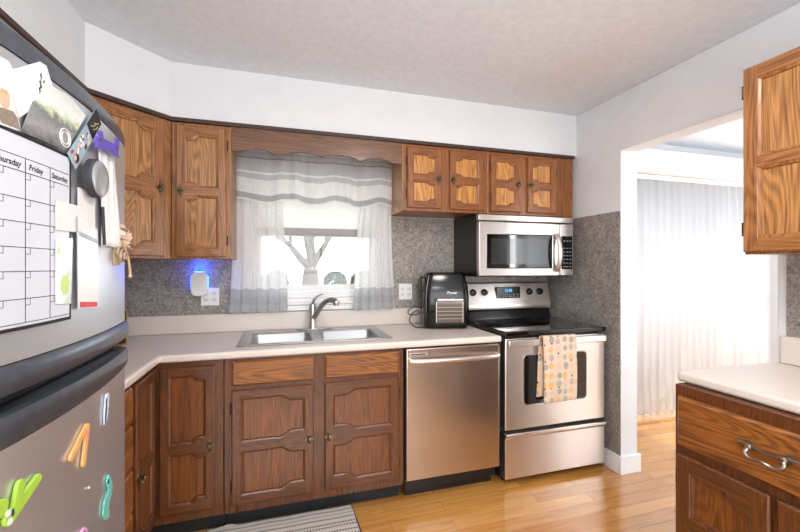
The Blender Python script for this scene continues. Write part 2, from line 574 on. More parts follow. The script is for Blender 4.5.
# wall between kitchen and dining room, with the opening
xs = [YR, -1.55, -.722, 0]; zs = [0, 2.075, ZC]
struct(MB().cells(xs, zs, lambda i, j: not (i == 1 and j == 0), 'yz', XR, XR + WT).build('wall_right', M['wall'], bevel=.004))
struct(MB().cells([YR, -3.3, -.25, 0], [0, .15, 2.0, ZC], lambda i, j: not (i == 1 and j == 1), 'yz', XD, XD + .1).build('wall_dining', M['wall']))
# rear wall with a wide window
struct(MB().cells([XL - .1, -1.0, 1.6, 3.8, 4.6, XD + .1], [0, .65, 2.25, ZC], lambda i, j: not (i in (1, 3) and j == 1), 'xz', YR - .1, YR).build('wall_rear', M['wall']))
rw = MB()
for x in (-1.0, -.15, .7, 1.55):
    rw.box(x, x + .05, YR - .06, YR - .02, .65, 2.25)
for x in (3.8, 4.18, 4.56):
    rw.box(x, x + .04, YR - .06, YR - .02, .65, 2.25)
for z in (.65, 1.05, 1.45, 1.85, 2.2):
    rw.box(3.8, 4.6, YR - .055, YR - .025, z, z + .04)
for z in (.65, 1.18, 1.72, 2.2):
    rw.box(-1.0, 1.6, YR - .055, YR - .025, z, z + .05)
struct(rw.build('window_3', M['white']))
# soffit above the wall cabinets
ZS = 2.14
poly = [(XL, 0), (XL, YR + .4), (-.857, YR + .4), (-.857, -.61), (-.577, -.33), (XR, -.33), (XR, 0)]
struct(MB().prism(poly, 'xy', ZS, ZC).build('wall_soffit', M['wall']))
# dark cove strip under the soffit
tp = [(-.857, -1.2), (-.842, -1.2), (-.842, -.616), (-.571, -.345), (2.048, -.345), (2.048, -.33), (-.577, -.33), (-.857, -.61)]
struct(MB().prism(tp, 'xy', 2.118, ZS).build('trim_1', M['trimwood'], bevel=.003))
# grey speckled laminate on the walls
gt = .004
g = MB().cells([XL, wx0 - .06, wx1 + .06, XR], [.92, wz0 - .03, 1.687], lambda i, j: not (i == 1 and j == 1), 'xz', -gt, 0)
g.box(XR - gt, XR, -.7215, -gt, .115, 1.687)
struct(g.build('trim_2', M['granite']))
struct(bx('trim_3', M['granite'], XR - gt, XR, -3.6, -1.585, 1.03, 1.38))
# baseboards
struct(MB().box(XR - .016, XR, -.72, -.02, 0, .115).box(XR - .016, XR + WT + .016, -.738, -.7215, 0, .115).build('baseboard_right', M['white'], bevel=.003))
struct(bx('baseboard_dining', M['white'], 2.2145, dx0 - .07, -.016, 0, 0, .1))
struct(bx('trim_4', M['casing'], dx1 + .012, dx1 + .1, -.02, 0, 0, 2.12))

# ------------------------------------------------------------------ sink window
win = struct(thing('window_1', None, None, (0, 0, 0)))
fr = MB()
fr.box(wx0, wx0 + .045, .0, .11, wz0, wz1).box(wx1 - .045, wx1, .0, .11, wz0, wz1)
fr.box(wx0 + .045, wx1 - .045, 0, .11, wz1 - .045, wz1).box(wx0 + .045, wx1 - .045, .0, .11, wz0, wz0 + .03)
fr.build('window_frame', M['white'], win, bevel=.004)
sl = MB().box(wx0 - .05, wx1 + .05, -.028, 0, wz0 - .012, wz0 + .012).box(wx0 - .04, wx1 + .04, -.018, -.0, wz0 - .05, wz0 - .014)
sl.build('window_sill', M['white'], win, bevel=.004)
s1 = MB()
a, b = wx0 + .047, wx1 - .047
s1.box(a, b, .03, .06, wz0 + .032, wz0 + .075).box(a, b, .035, .058, wz0 + .08, wz0 + .118)
s1.box(a, b, .03, .06, 1.535, 1.575)
s1.box(a, a + .04, .03, .06, wz0 + .118, 1.535).box(b - .04, b, .03, .06, wz0 + .118, 1.535)
s1.build('lower_sash', M['white'], win, bevel=.004)
s2 = MB().box(a, b, .065, .09, 1.545, 1.585).box(a, b, .065, .09, wz1 - .09, wz1 - .05)
s2.box(a, a + .035, .065, .09, 1.585, wz1 - .09).box(b - .035, b, .065, .09, 1.585, wz1 - .09)
s2.build('upper_sash', M['white'], win, bevel=.004)
bx('lower_pane', M['glass'], a + .04, b - .04, .043, .046, wz0 + .118, 1.535, win)
bx('upper_pane', M['glass'], a + .035, b - .035, .076, .079, 1.585, wz1 - .09, win)
sh = thing('roller_blind', 'white roller shade drawn down over the upper half of the sink window', 'blind', (0.23, .012, 1.99))
MB().box(-.395, .395, -.001, .001, -.40, -.01).build('shade_cloth', M['shade'], sh)
MB().box(-.395, .395, -.007, .007, -.447, -.40).build('shaded_hem_bar', plain('backlit_shade_grey', rgb(150, 149, 147), .5), sh, bevel=.003)  # grey paints in the shade of the backlit rail
MB().tube([(-.4, 0, 0), (.4, 0, 0)], .012, 14).build('roller', M['whiteplastic'], sh)

# ------------------------------------------------------------------ cabinets
def sstep(t):
    t = max(0.0, min(1.0, t)); return t * t * (3 - 2 * t)

def opening(x0, x1, z0, z1, side, stepv, top=True, bot=True):
    """closed outline (counter-clockwise seen from the front) of a routed door opening;
    it narrows by an ogee on the handle side"""
    n = 22
    def e(t):
        if side == 'L': t = 1 - t
        return stepv * (sstep((t - .62) / .18) - .14 * math.exp(-((t - .58) / .05) ** 2))
    pts = []
    for i in range(n + 1):
        t = i / n; pts.append((x0 + (x1 - x0) * t, z0 + (e(t) if bot else 0)))
    for i in range(n, -1, -1):
        t = i / n; pts.append((x0 + (x1 - x0) * t, z1 - (e(t) if top else 0)))
    return pts, n

def inset(pts, d):
    out = []
    n = len(pts)
    for i in range(n):
        p0, p1, p2 = Vector(pts[i - 1]), Vector(pts[i]), Vector(pts[(i + 1) % n])
        a = (p1 - p0); b = (p2 - p1)
        a.normalize(); b.normalize()
        na, nb = Vector((-a.y, a.x)), Vector((-b.y, b.x))
        k = na + nb
        k = k / max(.25, k.dot(k)) * 2 if k.length > 1e-6 else na
        out.append(tuple(p1 + k * d))
    return out

def handle(parent, x, z, y):
    """small antique pull: pierced back plate and a hanging drop"""
    star = []
    for i in range(24):
        t = 2 * pi * i / 24
        r = .0165 + .0075 * cos(4 * t) + .0025 * cos(8 * t)
        star.append((x + r * .95 * sin(t), z + 1.75 * r * cos(t)))
    hm = MB().prism(star, 'xz', y - .004, y)
    hm.lathe([(.0035, 0), (.005, -.008), (.009, -.014), (.0095, -.019), (.005, -.023)], (x, y - .003, z + .006), 'Y', 12)
    hm.tube([(x - .007, y - .012, z + .0), (x - .009, y - .014, z - .012), (x, y - .014, z - .022), (x + .009, y - .014, z - .012), (x + .007, y - .012, z)], .0028, 8)
    return hm.build('handle', M['brass'], parent)

def hinge_part(parent, x, z, y):
    return MB().tube([(x, y, z - .02), (x, y, z + .02)], .004, 8).ball((x, y, z + .023), .005, 8).ball((x, y, z - .023), .005, 8).build('hinge', M['hinge'], parent)

def door(cab, x, z, w, h, side, mats, y=0.0, stepv=.026, sw=.042, rail=.04, mid=.5, midt=.042, t=.02, with_handle=True, hx=None, arches=True):
    """frame-and-panel door in cabinet space, back face at y, front towards -Y"""
    fv, fh, pn = mats
    mb = MB()
    yf, yb = y - t, y - .001
    b = .005
    x0, x1, z0, z1 = x, x + w, z, z + h
    zm = z0 + h * mid
    ox0, ox1 = x0 + sw, x1 - sw
    ops = []
    for (q0, q1) in ((z0 + rail, zm - midt / 2), (zm + midt / 2, z1 - rail)):
        ops.append(opening(ox0, ox1, q0, q1, side, stepv if arches else 0.0))
    (lo, n), (hi, _) = ops
    F0, F1, G0, G1_ = x0 + b, x1 - b, z0 + b, z1 - b
    # stiles
    def quad(ps, m):
        mb.add([(p[0], yf, p[1]) for p in ps], [tuple(range(len(ps)))], m)
    quad([(F0, G0), (ox0, G0), (ox0, G1_), (F0, G1_)], 0)
    quad([(ox1, G0), (F1, G0), (F1, G1_), (ox1, G1_)], 0)
    lob, lot = lo[:n + 1], lo[n + 1:][::-1]
    hib, hit = hi[:n + 1], hi[n + 1:][::-1]
    for i in range(n):
        quad([(lob[i][0], G0), (lob[i + 1][0], G0), lob[i + 1], lob[i]], 1)
        quad([lot[i], lot[i + 1], hib[i + 1], hib[i]], 1)
        quad([hit[i], hit[i + 1], (hit[i + 1][0], G1_), (hit[i][0], G1_)], 1)
    # outer edges
    R0 = [(F0, G0), (F1, G0), (F1, G1_), (F0, G1_)]; R1 = [(x0, z0), (x1, z0), (x1, z1), (x0, z1)]
    vs = [(p[0], yf, p[1]) for p in R0] + [(p[0], yf + b, p[1]) for p in R1] + [(p[0], yb, p[1]) for p in R1]
    fs = []
    for i in range(4):
        j = (i + 1) % 4
        fs += [(i, j, 4 + j, 4 + i), (4 + i, 4 + j, 8 + j, 8 + i)]
    fs.append((8, 9, 10, 11))
    mb.add(vs, fs, 0)
    # routed moulding rings
    dep = .014
    for pts, _n in ops:
        L = [(pts, yf), (inset(pts, .002), yf + .003), (inset(pts, .010), yf + .006), (inset(pts, .013), yf + dep)]
        k = len(pts)
        vs = [(p[0], yy, p[1]) for loop, yy in L for p in loop]
        fs = []
        for r in range(len(L) - 1):
            for i in range(k):
                j = (i + 1) % k
                fs.append((r * k + i, r * k + j, (r + 1) * k + j, (r + 1) * k + i))
        mb.add(vs, fs, 0)
    dob = mb.build('door', [fv, fh], cab, recalc=False, angle=28)
    for pts, _n in ops:
        q = inset(pts, .0128)
        MB().prism(q, 'xz', yf + dep - .0002, yf + dep + .0025).build('panel', pn, dob, smooth=False)
    if with_handle:
        if hx is None:
            hx = x1 - .022 if side == 'R' else x0 + .022
        handle(dob, hx, zm, yf)
    sx = x0 - .003 if side == 'R' else x1 + .003
    hinge_part(dob, sx, z0 + .09, yf + .008)
    hinge_part(dob, sx, z1 - .09, yf + .008)
    return dob

def drawer_front(cab, x, z, w, h, mat, y=0.0, name='drawer'):
    mb = MB()
    t = .02
    R = [((x, x + w, z, z + h), y - .001), ((x, x + w, z, z + h), y - t + .008), ((x + .009, x + w - .009, z + .009, z + h - .009), y - t)]
    vs = []
    for (a0, a1, b0, b1), yy in R:
        vs += [(a0, yy, b0), (a1, yy, b0), (a1, yy, b1), (a0, yy, b1)]
    fs = [(3, 2, 1, 0), (8, 9, 10, 11)]
    for r in range(2):
        for i in range(4):
            j = (i + 1) % 4
            fs.append((4 * r + i, 4 * r + j, 4 * r + 4 + j, 4 * r + 4 + i))
    return mb.add(vs, fs).build(name, mat, cab, smooth=False)

BASE = (M['ba_v'], M['ba_h'], M['ba_p'])
UP = (M['up_v'], M['up_h'], M['up_p'])
UR = (M['ur_v'], M['ur_h'], M['ur_p'])
DF = .61           # depth of base cabinets
ZB, ZT = .102, .874

# sink base cabinet
c = thing('sink_base_cabinet', 'dark oak double-door base cabinet under the sink, two false drawer fronts', 'cabinet', (-.275, 0, 0))
MB().cells([0, .018, .907, .925], [-DF, -DF + .02, -.03, -.01], lambda i, j: not (i == 1 and j == 1), 'xy', ZB, ZT - .02).box(.018, .907, -DF + .02, -.03, ZB, ZB + .02).build('body', M['ba_v'], c)
MB().box(0, .925, -DF + .075, -DF + .09, 0, ZB).build('toe_kick', M['toekick'], c)
MB().box(0, .925, -DF - .0005, -DF + .02, ZT - .02, ZT).build('top_rail', M['ba_h'], c)
for dx, w, sd in ((.034, .397, 'R'), (.489, .408, 'L')):
    drawer_front(c, dx, .737, w, .122, M['dr_h'] if sd == 'R' else M['dr_h'], -DF)
    door(c, dx, .148, w, .567, sd, BASE, -DF)
# corner base cabinet (L shape, two doors meeting in the inner corner)
c = thing('corner_base_cabinet', 'dark oak corner base cabinet, two doors meeting at an inside corner', 'cabinet', (0, 0, 0))
lx = -.585
MB().prism([(XL + .01, -.01), (XL + .01, -.905), (lx, -.905), (lx, -DF), (-.279, -DF), (-.279, -.01)], 'xy', ZB, ZT).build('body', M['ba_v'], c, bevel=.002)
MB().prism([(lx - .075, -.905), (lx - .075, -DF + .075), (-.279, -DF + .075), (-.279, -DF + .09), (lx - .09, -DF + .09), (lx - .09, -.905)], 'xy', 0, ZB).build('toe_kick', M['toekick'], c)
door(c, -.556, .148, .238, .70, 'R', BASE, -DF, stepv=.022, sw=.038, mid=.44)
dleft = door(c, 0, .148, .262, .70, 'L', BASE, 0, stepv=.022, sw=.038, mid=.44)
dleft.location = (lx, -.889, 0); dleft.rotation_euler = (0, 0, pi / 2)
# drawer cabinet next to the fridge
c = thing('drawer_base_cabinet', 'dark oak drawer base cabinet squeezed between the corner cabinet and the fridge', 'cabinet', (lx, -1.235, 0), pi / 2)
MB().box(0, .327, .0, .59, ZB, ZT).build('body', M['ba_v'], c, bevel=.002)
MB().box(0, .327, .075, .09, 0, ZB).build('toe_kick', M['toekick'], c)
for z, hh in ((.148, .205), (.362, .165), (.536, .165), (.712, .14)):
    drawer_front(c, .015, z, .295, hh, M['dr_h'])

# wall cabinets
D2 = .33
ZU, ZUT = 1.372, 2.116
c = thing('wall_cabinet', 'golden oak single-door wall cabinet between the diagonal corner cabinet and the sink window', 'cabinet', (-.575, 0, 0))
MB().box(.001, .299, -D2, -.006, ZU, ZUT).build('body', M['up_v'], c, bevel=.002)
door(c, .024, ZU + .012, .252, .713, 'L', UP, -D2, stepv=.022, sw=.042, rail=.044, mid=.5)
c = thing('corner_wall_cabinet', 'golden oak diagonal corner wall cabinet behind the fridge', 'cabinet', (-.857, -.61, 0), pi / 4)
# local: front face from x 0 to .396 at y 0; body behind it follows the two walls
def loc_of(wx, wy):
    u, v = wx + .857, wy + .61
    return (u * cos(pi / 4) + v * sin(pi / 4), -u * sin(pi / 4) + v * cos(pi / 4))
body = [loc_of(-.857, -.61), loc_of(-.5765, -.3295), loc_of(-.5765, -.006), loc_of(XL + .006, -.006), loc_of(XL + .006, -.61)]
MB().prism(body, 'xy', ZU, ZUT).build('body', M['up_v'], c, bevel=.002)
door(c, .03, ZU + .012, .318, .72, 'R', UP, 0, stepv=.03, sw=.048, mid=.5, midt=.05)
M['window_lit_oak'] = wood('oak_side_window_lit', rgb(150, 104, 62), rgb(204, 156, 106), 'Z')  # paler tone carries window light in its colour
def small_cab(x0, x1, doors, label, grp):
    c = thing('wall_cabinet', label, 'cabinet', (x0, 0, 0), group=grp)
    MB().box(.001, x1 - x0 - .001, -D2, -.006, 1.69, ZUT).build('body', M['ur_v'], c, bevel=.002)
    MB().box(-.004, .0005, -D2, -.006, 1.69, ZUT).build('window_lit_side', M['window_lit_oak'], c)  # added sheet, its pale colour stands for light from the sink window
    for (a, b2, sd) in doors:
        door(c, a - x0, 1.708, b2 - a, .386, sd, UR, -D2, stepv=.017, sw=.034, rail=.034, mid=.5, midt=.034)
    return c
small_cab(.738, 1.338, ((.762, .998, 'R'), (1.056, 1.303, 'L')), 'short oak double-door wall cabinet beside the window, left of the one above the microwave', 'short wall cabinets')
small_cab(1.344, 2.043, ((1.358, 1.594, 'R'), (1.65, 1.888, 'L')), 'short oak double-door wall cabinet directly above the microwave', 'short wall cabinets')
# scalloped board between the wall cabinets
bot = []
arcs = [(-.215, -.06, .022), (.02, .226, .024), (.226, .445, .026), (.48, .66, .024)]
for i in range(97):
    x = -.2735 + (.733 + .2735) * i / 96
    z = 1.985
    for a0, a1, hh in arcs:
        if a0 < x < a1:
            z = 1.985 + hh * sqrt(max(0, 1 - ((x - (a0 + a1) / 2) / ((a1 - a0) / 2)) ** 2))
    bot.append((x, z))
vb = tag(MB().prism(bot + [(.733, ZUT), (-.2735, ZUT)], 'xz', -D2 + .002, -D2 + .022).build('valance_board', M['head']), 'brown oak board with scalloped lower edge bridging the cabinets over the sink window', 'valance')

# ------------------------------------------------------------------ worktop with sink cut-out
c = thing('worktop', 'long cream L-shaped worktop holding the sink, with low upstand along the wall', 'worktop')
sx0, sx1, sy0, sy1 = -.195, .58, -.515, -.105
CF = .645
xs = [XL + .002, -.549, sx0, sx1, 1.262]
ys = [-1.238, -CF, sy0, sy1, -.005]
def keep(i, j):
    if j == 0: return i == 0
    return not (i == 2 and j == 2)
MB().cells(xs, ys, keep, 'xy', .876, .914).build('top', M['counter'], c, bevel=.012, seg=4)
up = MB().box(XL + .022, 1.262, -.026, -.006, .9145, 1.03).box(XL + .002, XL + .021, -1.238, -.006, .9145, 1.03)
up.build('upstand', M['counter'], c, bevel=.005)

# sink
s = thing('sink', 'stainless double-bowl sink set into the worktop below the window', 'sink', (.19, -.3, .915))
L0, L1, Y0, Y1 = -.42, .42, -.25, .237
bw = [(-.365, -.025), (.025, .37)]
by0, by1 = -.205, .125
mb = MB()
xs = [L0, bw[0][0], bw[0][1], bw[1][0], bw[1][1], L1]; ys = [Y0, by0, by1, Y1]
mb.cells(xs, ys, lambda i, j: not (i in (1, 3) and j == 1), 'xy', 0, .006)
mb.build('rim', M['sinksteel'], s, bevel=.003)
for a, b2 in bw:
    def ring(ins, z, rad):
        pts = []
        for cx, cy, t0 in ((b2 - ins - rad, by1 - ins - rad, 0), (a + ins + rad, by1 - ins - rad, 90), (a + ins + rad, by0 + ins + rad, 180), (b2 - ins - rad, by0 + ins + rad, 270)):
            for k in range(6):
                t = radians(t0 + 18 * k)
                pts.append((cx + rad * cos(t), cy + rad * sin(t), z))
        return pts
    loops = [ring(-.001, .004, .03), ring(.004, -.002, .035), ring(.012, -.13, .04), ring(.03, -.158, .05), ring(.1, -.163, .05)]
    mb = MB(); k = 24
    vs = [p for l_ in loops for p in l_]
    fs = [(r * k + i, r * k + (i + 1) % k, (r + 1) * k + (i + 1) % k, (r + 1) * k + i) for r in range(4) for i in range(k)]
    fs.append(tuple(4 * k + i for i in range(k)))
    mb.add(vs, fs)
    bw_o = mb.build('bowl', M['sinksteel'], s, recalc=False)
    MB().lathe([(.0, .001), (.03, .002), (.042, .005), (.045, .0)], ((a + b2) / 2, (by0 + by1) / 2, -.163), 'Z', 20).build('drain', M['chrome'], bw_o)

# faucet
f = thing('faucet', 'brushed nickel single-lever faucet standing behind the sink bowls', 'faucet', (.2, -.115, .9215))
MB().prism([(.115 * cos(t), .027 * sin(t)) for t in [2 * pi * k / 32 for k in range(32)]], 'xy', 0, .008).build('deck_plate', M['nickel'], f, bevel=.003)
MB().lathe([(.028, .008), (.026, .02), (.022, .05), (.021, .10), (.023, .14), (.019, .165), (.008, .172)], (-.012, 0, 0), 'Z', 24).build('body', M['nickel'], f)
sp = []
for i in range(15):
    t = i / 14
    sp.append((-.006 + .125 * t, -.01 - .115 * t, .075 + .115 * sin(t * pi * .62) / sin(pi * .62) * 1.0 + .0 * t))
MB().tube(sp, [.017 + (.003 if i > 10 else 0) for i in range(15)], 14).lathe([(.02, 0), (.022, -.012), (.017, -.03)], (sp[-1][0] + .004, sp[-1][1] - .004, sp[-1][2] + .004), 'Z', 16).build('spout', M['nickel'], f)
lv = [(-.012, 0, .165), (-.006, -.004, .19), (.016, -.012, .215), (.05, -.02, .232)]
MB().tube(lv, [.017, .012, .009, .006], 12, flat=(1, .7)).build('lever', M['nickel'], f)

# ------------------------------------------------------------------ appliances
# dishwasher
c = thing('dishwasher', 'stainless dishwasher under the worktop beside the range', 'dishwasher', (.66, 0, 0))
MB().box(.0, .596, -.585, -.02, .1, .868).build('body', M['black'], c)
MB().box(.02, .58, -.55, -.53, .0, .1).build('toe_kick', M['black'], c)
MB().box(.008, .592, -.58, -.565, .045, .118).build('access_panel', M['black'], c, bevel=.003)
d_ = MB().box(.005, .596, -.628, -.588, .122, .866).build('door', M['steelv'], c, bevel=.006, seg=3)
hp = []
for i in range(17):
    t = i / 16
    hp.append((.022 + .556 * t, -.645 - .032 * (1 - (2 * t - 1) ** 2) ** .7, .80))
MB().tube(hp, .0125, 12, flat=(1, 1.15)).box(.016, .036, -.652, -.628, .786, .814).box(.564, .584, -.652, -.628, .786, .814).build('handle', M['steel'], d_, bevel=.002)
MB().box(.022, .13, -.632, -.6285, .826, .842).build('name_plate', M['steel'], d_, bevel=.001)
MB().box(.03, .118, -.6325, -.6322, .831, .837).build('plate_inlay', M['black'], d_)

# range
RX = 1.283
c = thing('range', 'stainless electric range with black glass cooktop against the right wall', 'range', (RX, 0, 0))
RW = .752
MB().box(0, RW, -.585, -.03, .03, .905).build('body', M['black'], c, bevel=.003)
for fx in (.03, RW - .05):
    for fy in (-.56, -.1):
        MB().lathe([(.016, 0), (.016, .006), (.01, .01), (.01, .0305)], (fx + .01, fy, 0), 'Z', 12).build('foot', M['rubber'], c)
ct = MB().box(-.002, RW + .002, -.648, -.1, .906, .936).build('cooktop', M['blackglass'], c, bevel=.007, seg=3)
def ring_flat(cx, cy, r, w, z):
    n = 40
    vs = [(cx + rr * cos(2 * pi * k / n), cy + rr * sin(2 * pi * k / n), z) for rr in (r, r - w) for k in range(n)]
    return vs, [(k, (k + 1) % n, n + (k + 1) % n, n + k) for k in range(n)]
M['burner'] = plain('burner_mark', rgb(70, 70, 72), 0.3)
for cx, cy, r in ((.2, -.5, .115), (.55, -.5, .085), (.2, -.24, .085), (.55, -.24, .1)):
    mb = MB()
    for rr in (r, r * .6):
        vs, fs = ring_flat(cx, cy, rr, .004, .9366); mb.add(vs, fs)
    mb.build('burner_ring', M['burner'], ct, recalc=False)
# back guard
MB().prism([(-.1, .906), (-.1, .935), (-.075, 1.0), (-.03, 1.0), (-.03, .906)], 'yz', .0, RW).build('riser', M['blackgloss'], c, bevel=.004)
bgd = MB().prism([(-.098, 1.002), (-.104, 1.03), (-.1, 1.045), (-.065, 1.205), (-.03, 1.21), (-.03, 1.002)], 'yz', .004, RW - .004).build('control_panel', M['steel'], c, bevel=.006, seg=3)
def slope_y(z):
    return -.1 + (z - 1.045) * (.035 / .16)
for kx in (.075, .17, .56, .655):
    kz = 1.135
    y = slope_y(kz)
    k = MB().lathe([(.026, .001), (.026, -.006), (.021, -.008), (.019, -.026), (.012, -.029)], (kx, y, kz), 'Y', 20)
    k.box(kx - .004, kx + .004, y - .031, y - .027, kz - .016, kz + .016)
    k.build('knob', M['knobsteel'], bgd)
dp = MB().box(.27, .475, slope_y(1.13) - .012, slope_y(1.13) - .001, 1.088, 1.175).build('display', M['blackgloss'], bgd, bevel=.003)
M['blueled'] = emit('blue_digits', (.12, .45, .9, 1), 1.6)
vs, fs = text_mesh('12:40', .03)
MB().add([(.335 + v[0], slope_y(1.13) - .0126, 1.137 + v[1]) for v in vs], fs).build('clock_digits', M['blueled'], dp, recalc=False, smooth=False)
btn = MB()
for i in range(6):
    for j in range(2):
        btn.box(.285 + .031 * i, .303 + .031 * i, slope_y(1.13) - .0128, slope_y(1.13) - .0121, 1.097 + .016 * j, 1.105 + .016 * j)
M['greyprint'] = plain('grey_print', rgb(130, 132, 136), .5)
btn.build('key_print', M['greyprint'], dp)
# oven door
od = MB().box(.004, RW - .004, -.64, -.588, .336, .893).build('oven_door', M['steel'], c, bevel=.006, seg=3)
def rrect(x0, x1, z0, z1, r):
    pts = []
    for cx, cz, t0 in ((x1 - r, z1 - r, 0), (x0 + r, z1 - r, 90), (x0 + r, z0 + r, 180), (x1 - r, z0 + r, 270)):
        for k in range(7):
            t = radians(t0 + 15 * k)
            pts.append((cx + r * cos(t), cz + r * sin(t)))
    return pts
MB().prism(rrect(.128, .602, .478, .79, .03), 'xz', -.6425, -.6395).build('window_trim', M['chrome'], od)
MB().prism(rrect(.134, .596, .484, .784, .026), 'xz', -.6445, -.6428).build('window', M['blackglass'], od)
MB().box(.012, RW - .014, -.668, -.654, .842, .886).box(.01, .05, -.658, -.64, .85, .88).box(RW - .05, RW - .01, -.658, -.64, .85, .88).build('handle', M['steel'], od, bevel=.006, seg=3)
dw_ = MB().prism([(-.64, .04), (-.64, .285), (-.655, .297), (-.655, .318), (-.588, .32), (-.588, .04)], 'yz', .004, RW - .004).build('warming_drawer', M['steel'], c, bevel=.004, seg=2)

# microwave
c = thing('microwave', 'stainless over-the-range microwave hung below the short cabinets', 'microwave', (1.238, 0, 0))
MW_ = .752
MB().box(0, MW_, -.36, -.008, 1.262, 1.684).build('body', M['black'], c, bevel=.003)
MB().box(0, MW_, -.395, -.36, 1.637, 1.678).build('vent_strip', M['steel'], c, bevel=.005)
d_ = MB().cells([.002, .06, .575, .635], [1.266, 1.318, 1.548, 1.63], lambda i, j: not (i == 1 and j == 1), 'xz', -.4, -.362).build('door', M['steel'], c, bevel=.005)
MB().box(.062, .573, -.394, -.364, 1.320, 1.546).build('window', M['blackglass'], d_, bevel=.003)
M['mwmesh'] = plain('door_screen', rgb(44, 47, 47), .14, coat=.6)
MB().box(.095, .54, -.3965, -.394, 1.345, 1.52).build('screen', M['mwmesh'], d_)
vs, fs = text_mesh('o', .02)
MB().add([(.33 + v[0], -.4008, 1.585 + v[1]) for v in vs], fs).add([(.35 + v[0] * .9, -.4008, 1.585 + v[1] * .5) for v in vs], fs).add([(.366 + v[0] * .9, -.4008, 1.585 + v[1] * .5) for v in vs], fs).build('badge', M['greyprint'], d_, recalc=False, smooth=False)
hp = []
for i in range(15):
    t = i / 14
    hp.append((.602, -.41 - .04 * sin(pi * t) ** .7, 1.30 + .255 * t))
MB().tube(hp, .014, 12, flat=(1.25, .8)).build('handle', M['steel'], d_)
cp = MB().box(.638, MW_ - .002, -.4, -.362, 1.266, 1.63).build('control_panel', M['steel'], c, bevel=.005)
kp = MB().box(.65, MW_ - .012, -.403, -.3995, 1.31, 1.545).build('keypad', M['blackgloss'], cp, bevel=.001)
k = MB()
for j in range(8):
    for i in range(3):
        if j == 6: continue
        k.box(.662 + .026 * i, .678 + .026 * i, -.4038, -.4031, 1.325 + .026 * j, 1.332 + .026 * j)
k.build('key_print', M['greyprint'], kp)

# ------------------------------------------------------------------ fridge
FY0, FY1, FYM = -2.005, -1.255, -1.63
def fx(y):
    return -.448 - .25 * (y - FYM) ** 2
FF = thing('refrigerator', 'tall stainless top-freezer refrigerator covered with papers and magnets', 'refrigerator', (-.85, FYM, 0))
OX, OY = -.85, FYM
def sweep_door(sections, name, mats, parent):
    """sections: (dx, z, mat of the strip that follows) from top back to bottom back, swept along the bowed front"""
    ys = []
    R = .022
    for k in range(7):
        t = pi / 2 * k / 6
        ys.append((FY0 + R - R * cos(t), -R + R * sin(t)))
    for k in range(1, 24):
        ys.append((FY0 + R + (FY1 - FY0 - 2 * R) * k / 24, 0))
    for k in range(7):
        t = pi / 2 * k / 6
        ys.append((FY1 - R + R * sin(t), -R + R * cos(t)))
    mb = MB(); ns = len(sections); vs = []
    for y, off in ys:
        for dx, z, m in sections:
            x = -.525 if dx is None else fx(y) + dx + off
            vs.append((x - OX, y - OY, z))
    o = len(mb.v); mb.v = vs
    for i in range(len(ys) - 1):
        for k in range(ns - 1):
            mb.f.append((i * ns + k, (i + 1) * ns + k, (i + 1) * ns + k + 1, i * ns + k + 1)); mb.m.append(sections[k][2])
        mb.f.append((i * ns + ns - 1, (i + 1) * ns + ns - 1, (i + 1) * ns, i * ns)); mb.m.append(sections[0][2])
    mb.f.append(tuple(range(ns))); mb.m.append(sections[0][2])
    e = (len(ys) - 1) * ns
    mb.f.append(tuple(e + k for k in range(ns))[::-1]); mb.m.append(sections[0][2])
    return mb.build(name, mats, parent)
def loc(x0, x1, y0, y1, z0, z1):
    return (x0 - OX, x1 - OX, y0 - OY, y1 - OY, z0, z1)
MB().box(*loc(XL + .03, -.53, FY0 + .005, FY1 - .005, .02, 1.752)).build('body', M['fridgeside'], FF, bevel=.006)
fd = sweep_door([(None, 1.712, 0), (-.002, 1.7115, 0), (0, 1.708, 0), (0, 1.16, 0), (None, 1.16, 0)], 'freezer_door', [M['steelf']], FF)
sweep_door([(None, 1.764, 0), (-.02, 1.768, 0), (-.006, 1.756, 0), (.001, 1.726, 0), (.0, 1.7135, 0), (None, 1.7135, 0)], 'top_trim', [M['fridgetrim']], fd)
sweep_door([(None, 1.158, 0), (.002, 1.158, 0), (.009, 1.15, 0), (.012, 1.135, 0), (.01, 1.116, 0), (.004, 1.107, 0), (-.012, 1.11, 0), (-.02, 1.124, 0), (None, 1.124, 0)], 'handle', [M['fridgetrim']], fd)
ld = sweep_door([(None, 1.014, 0), (0, 1.014, 0), (0, .1, 0), (-.006, .092, 0), (None, .092, 0)], 'refrigerator_door', [M['steelf']], FF)
sweep_door([(None, 1.066, 0), (-.03, 1.066, 0), (-.006, 1.076, 0), (.006, 1.073, 0), (.009, 1.062, 0), (.008, 1.03, 0), (.003, 1.017, 0), (None, 1.016, 0)], 'handle', [M['fridgetrim']], ld)
MB().box(*loc(-.56, -.512, FY0 + .02, FY1 - .012, 1.068, 1.122)).build('door_gap', M['black'], FF)
MB().box(*loc(-.54, -.5, FY0 + .02, FY1 - .02, .015, .088)).build('kick_grille', M['black'], FF)

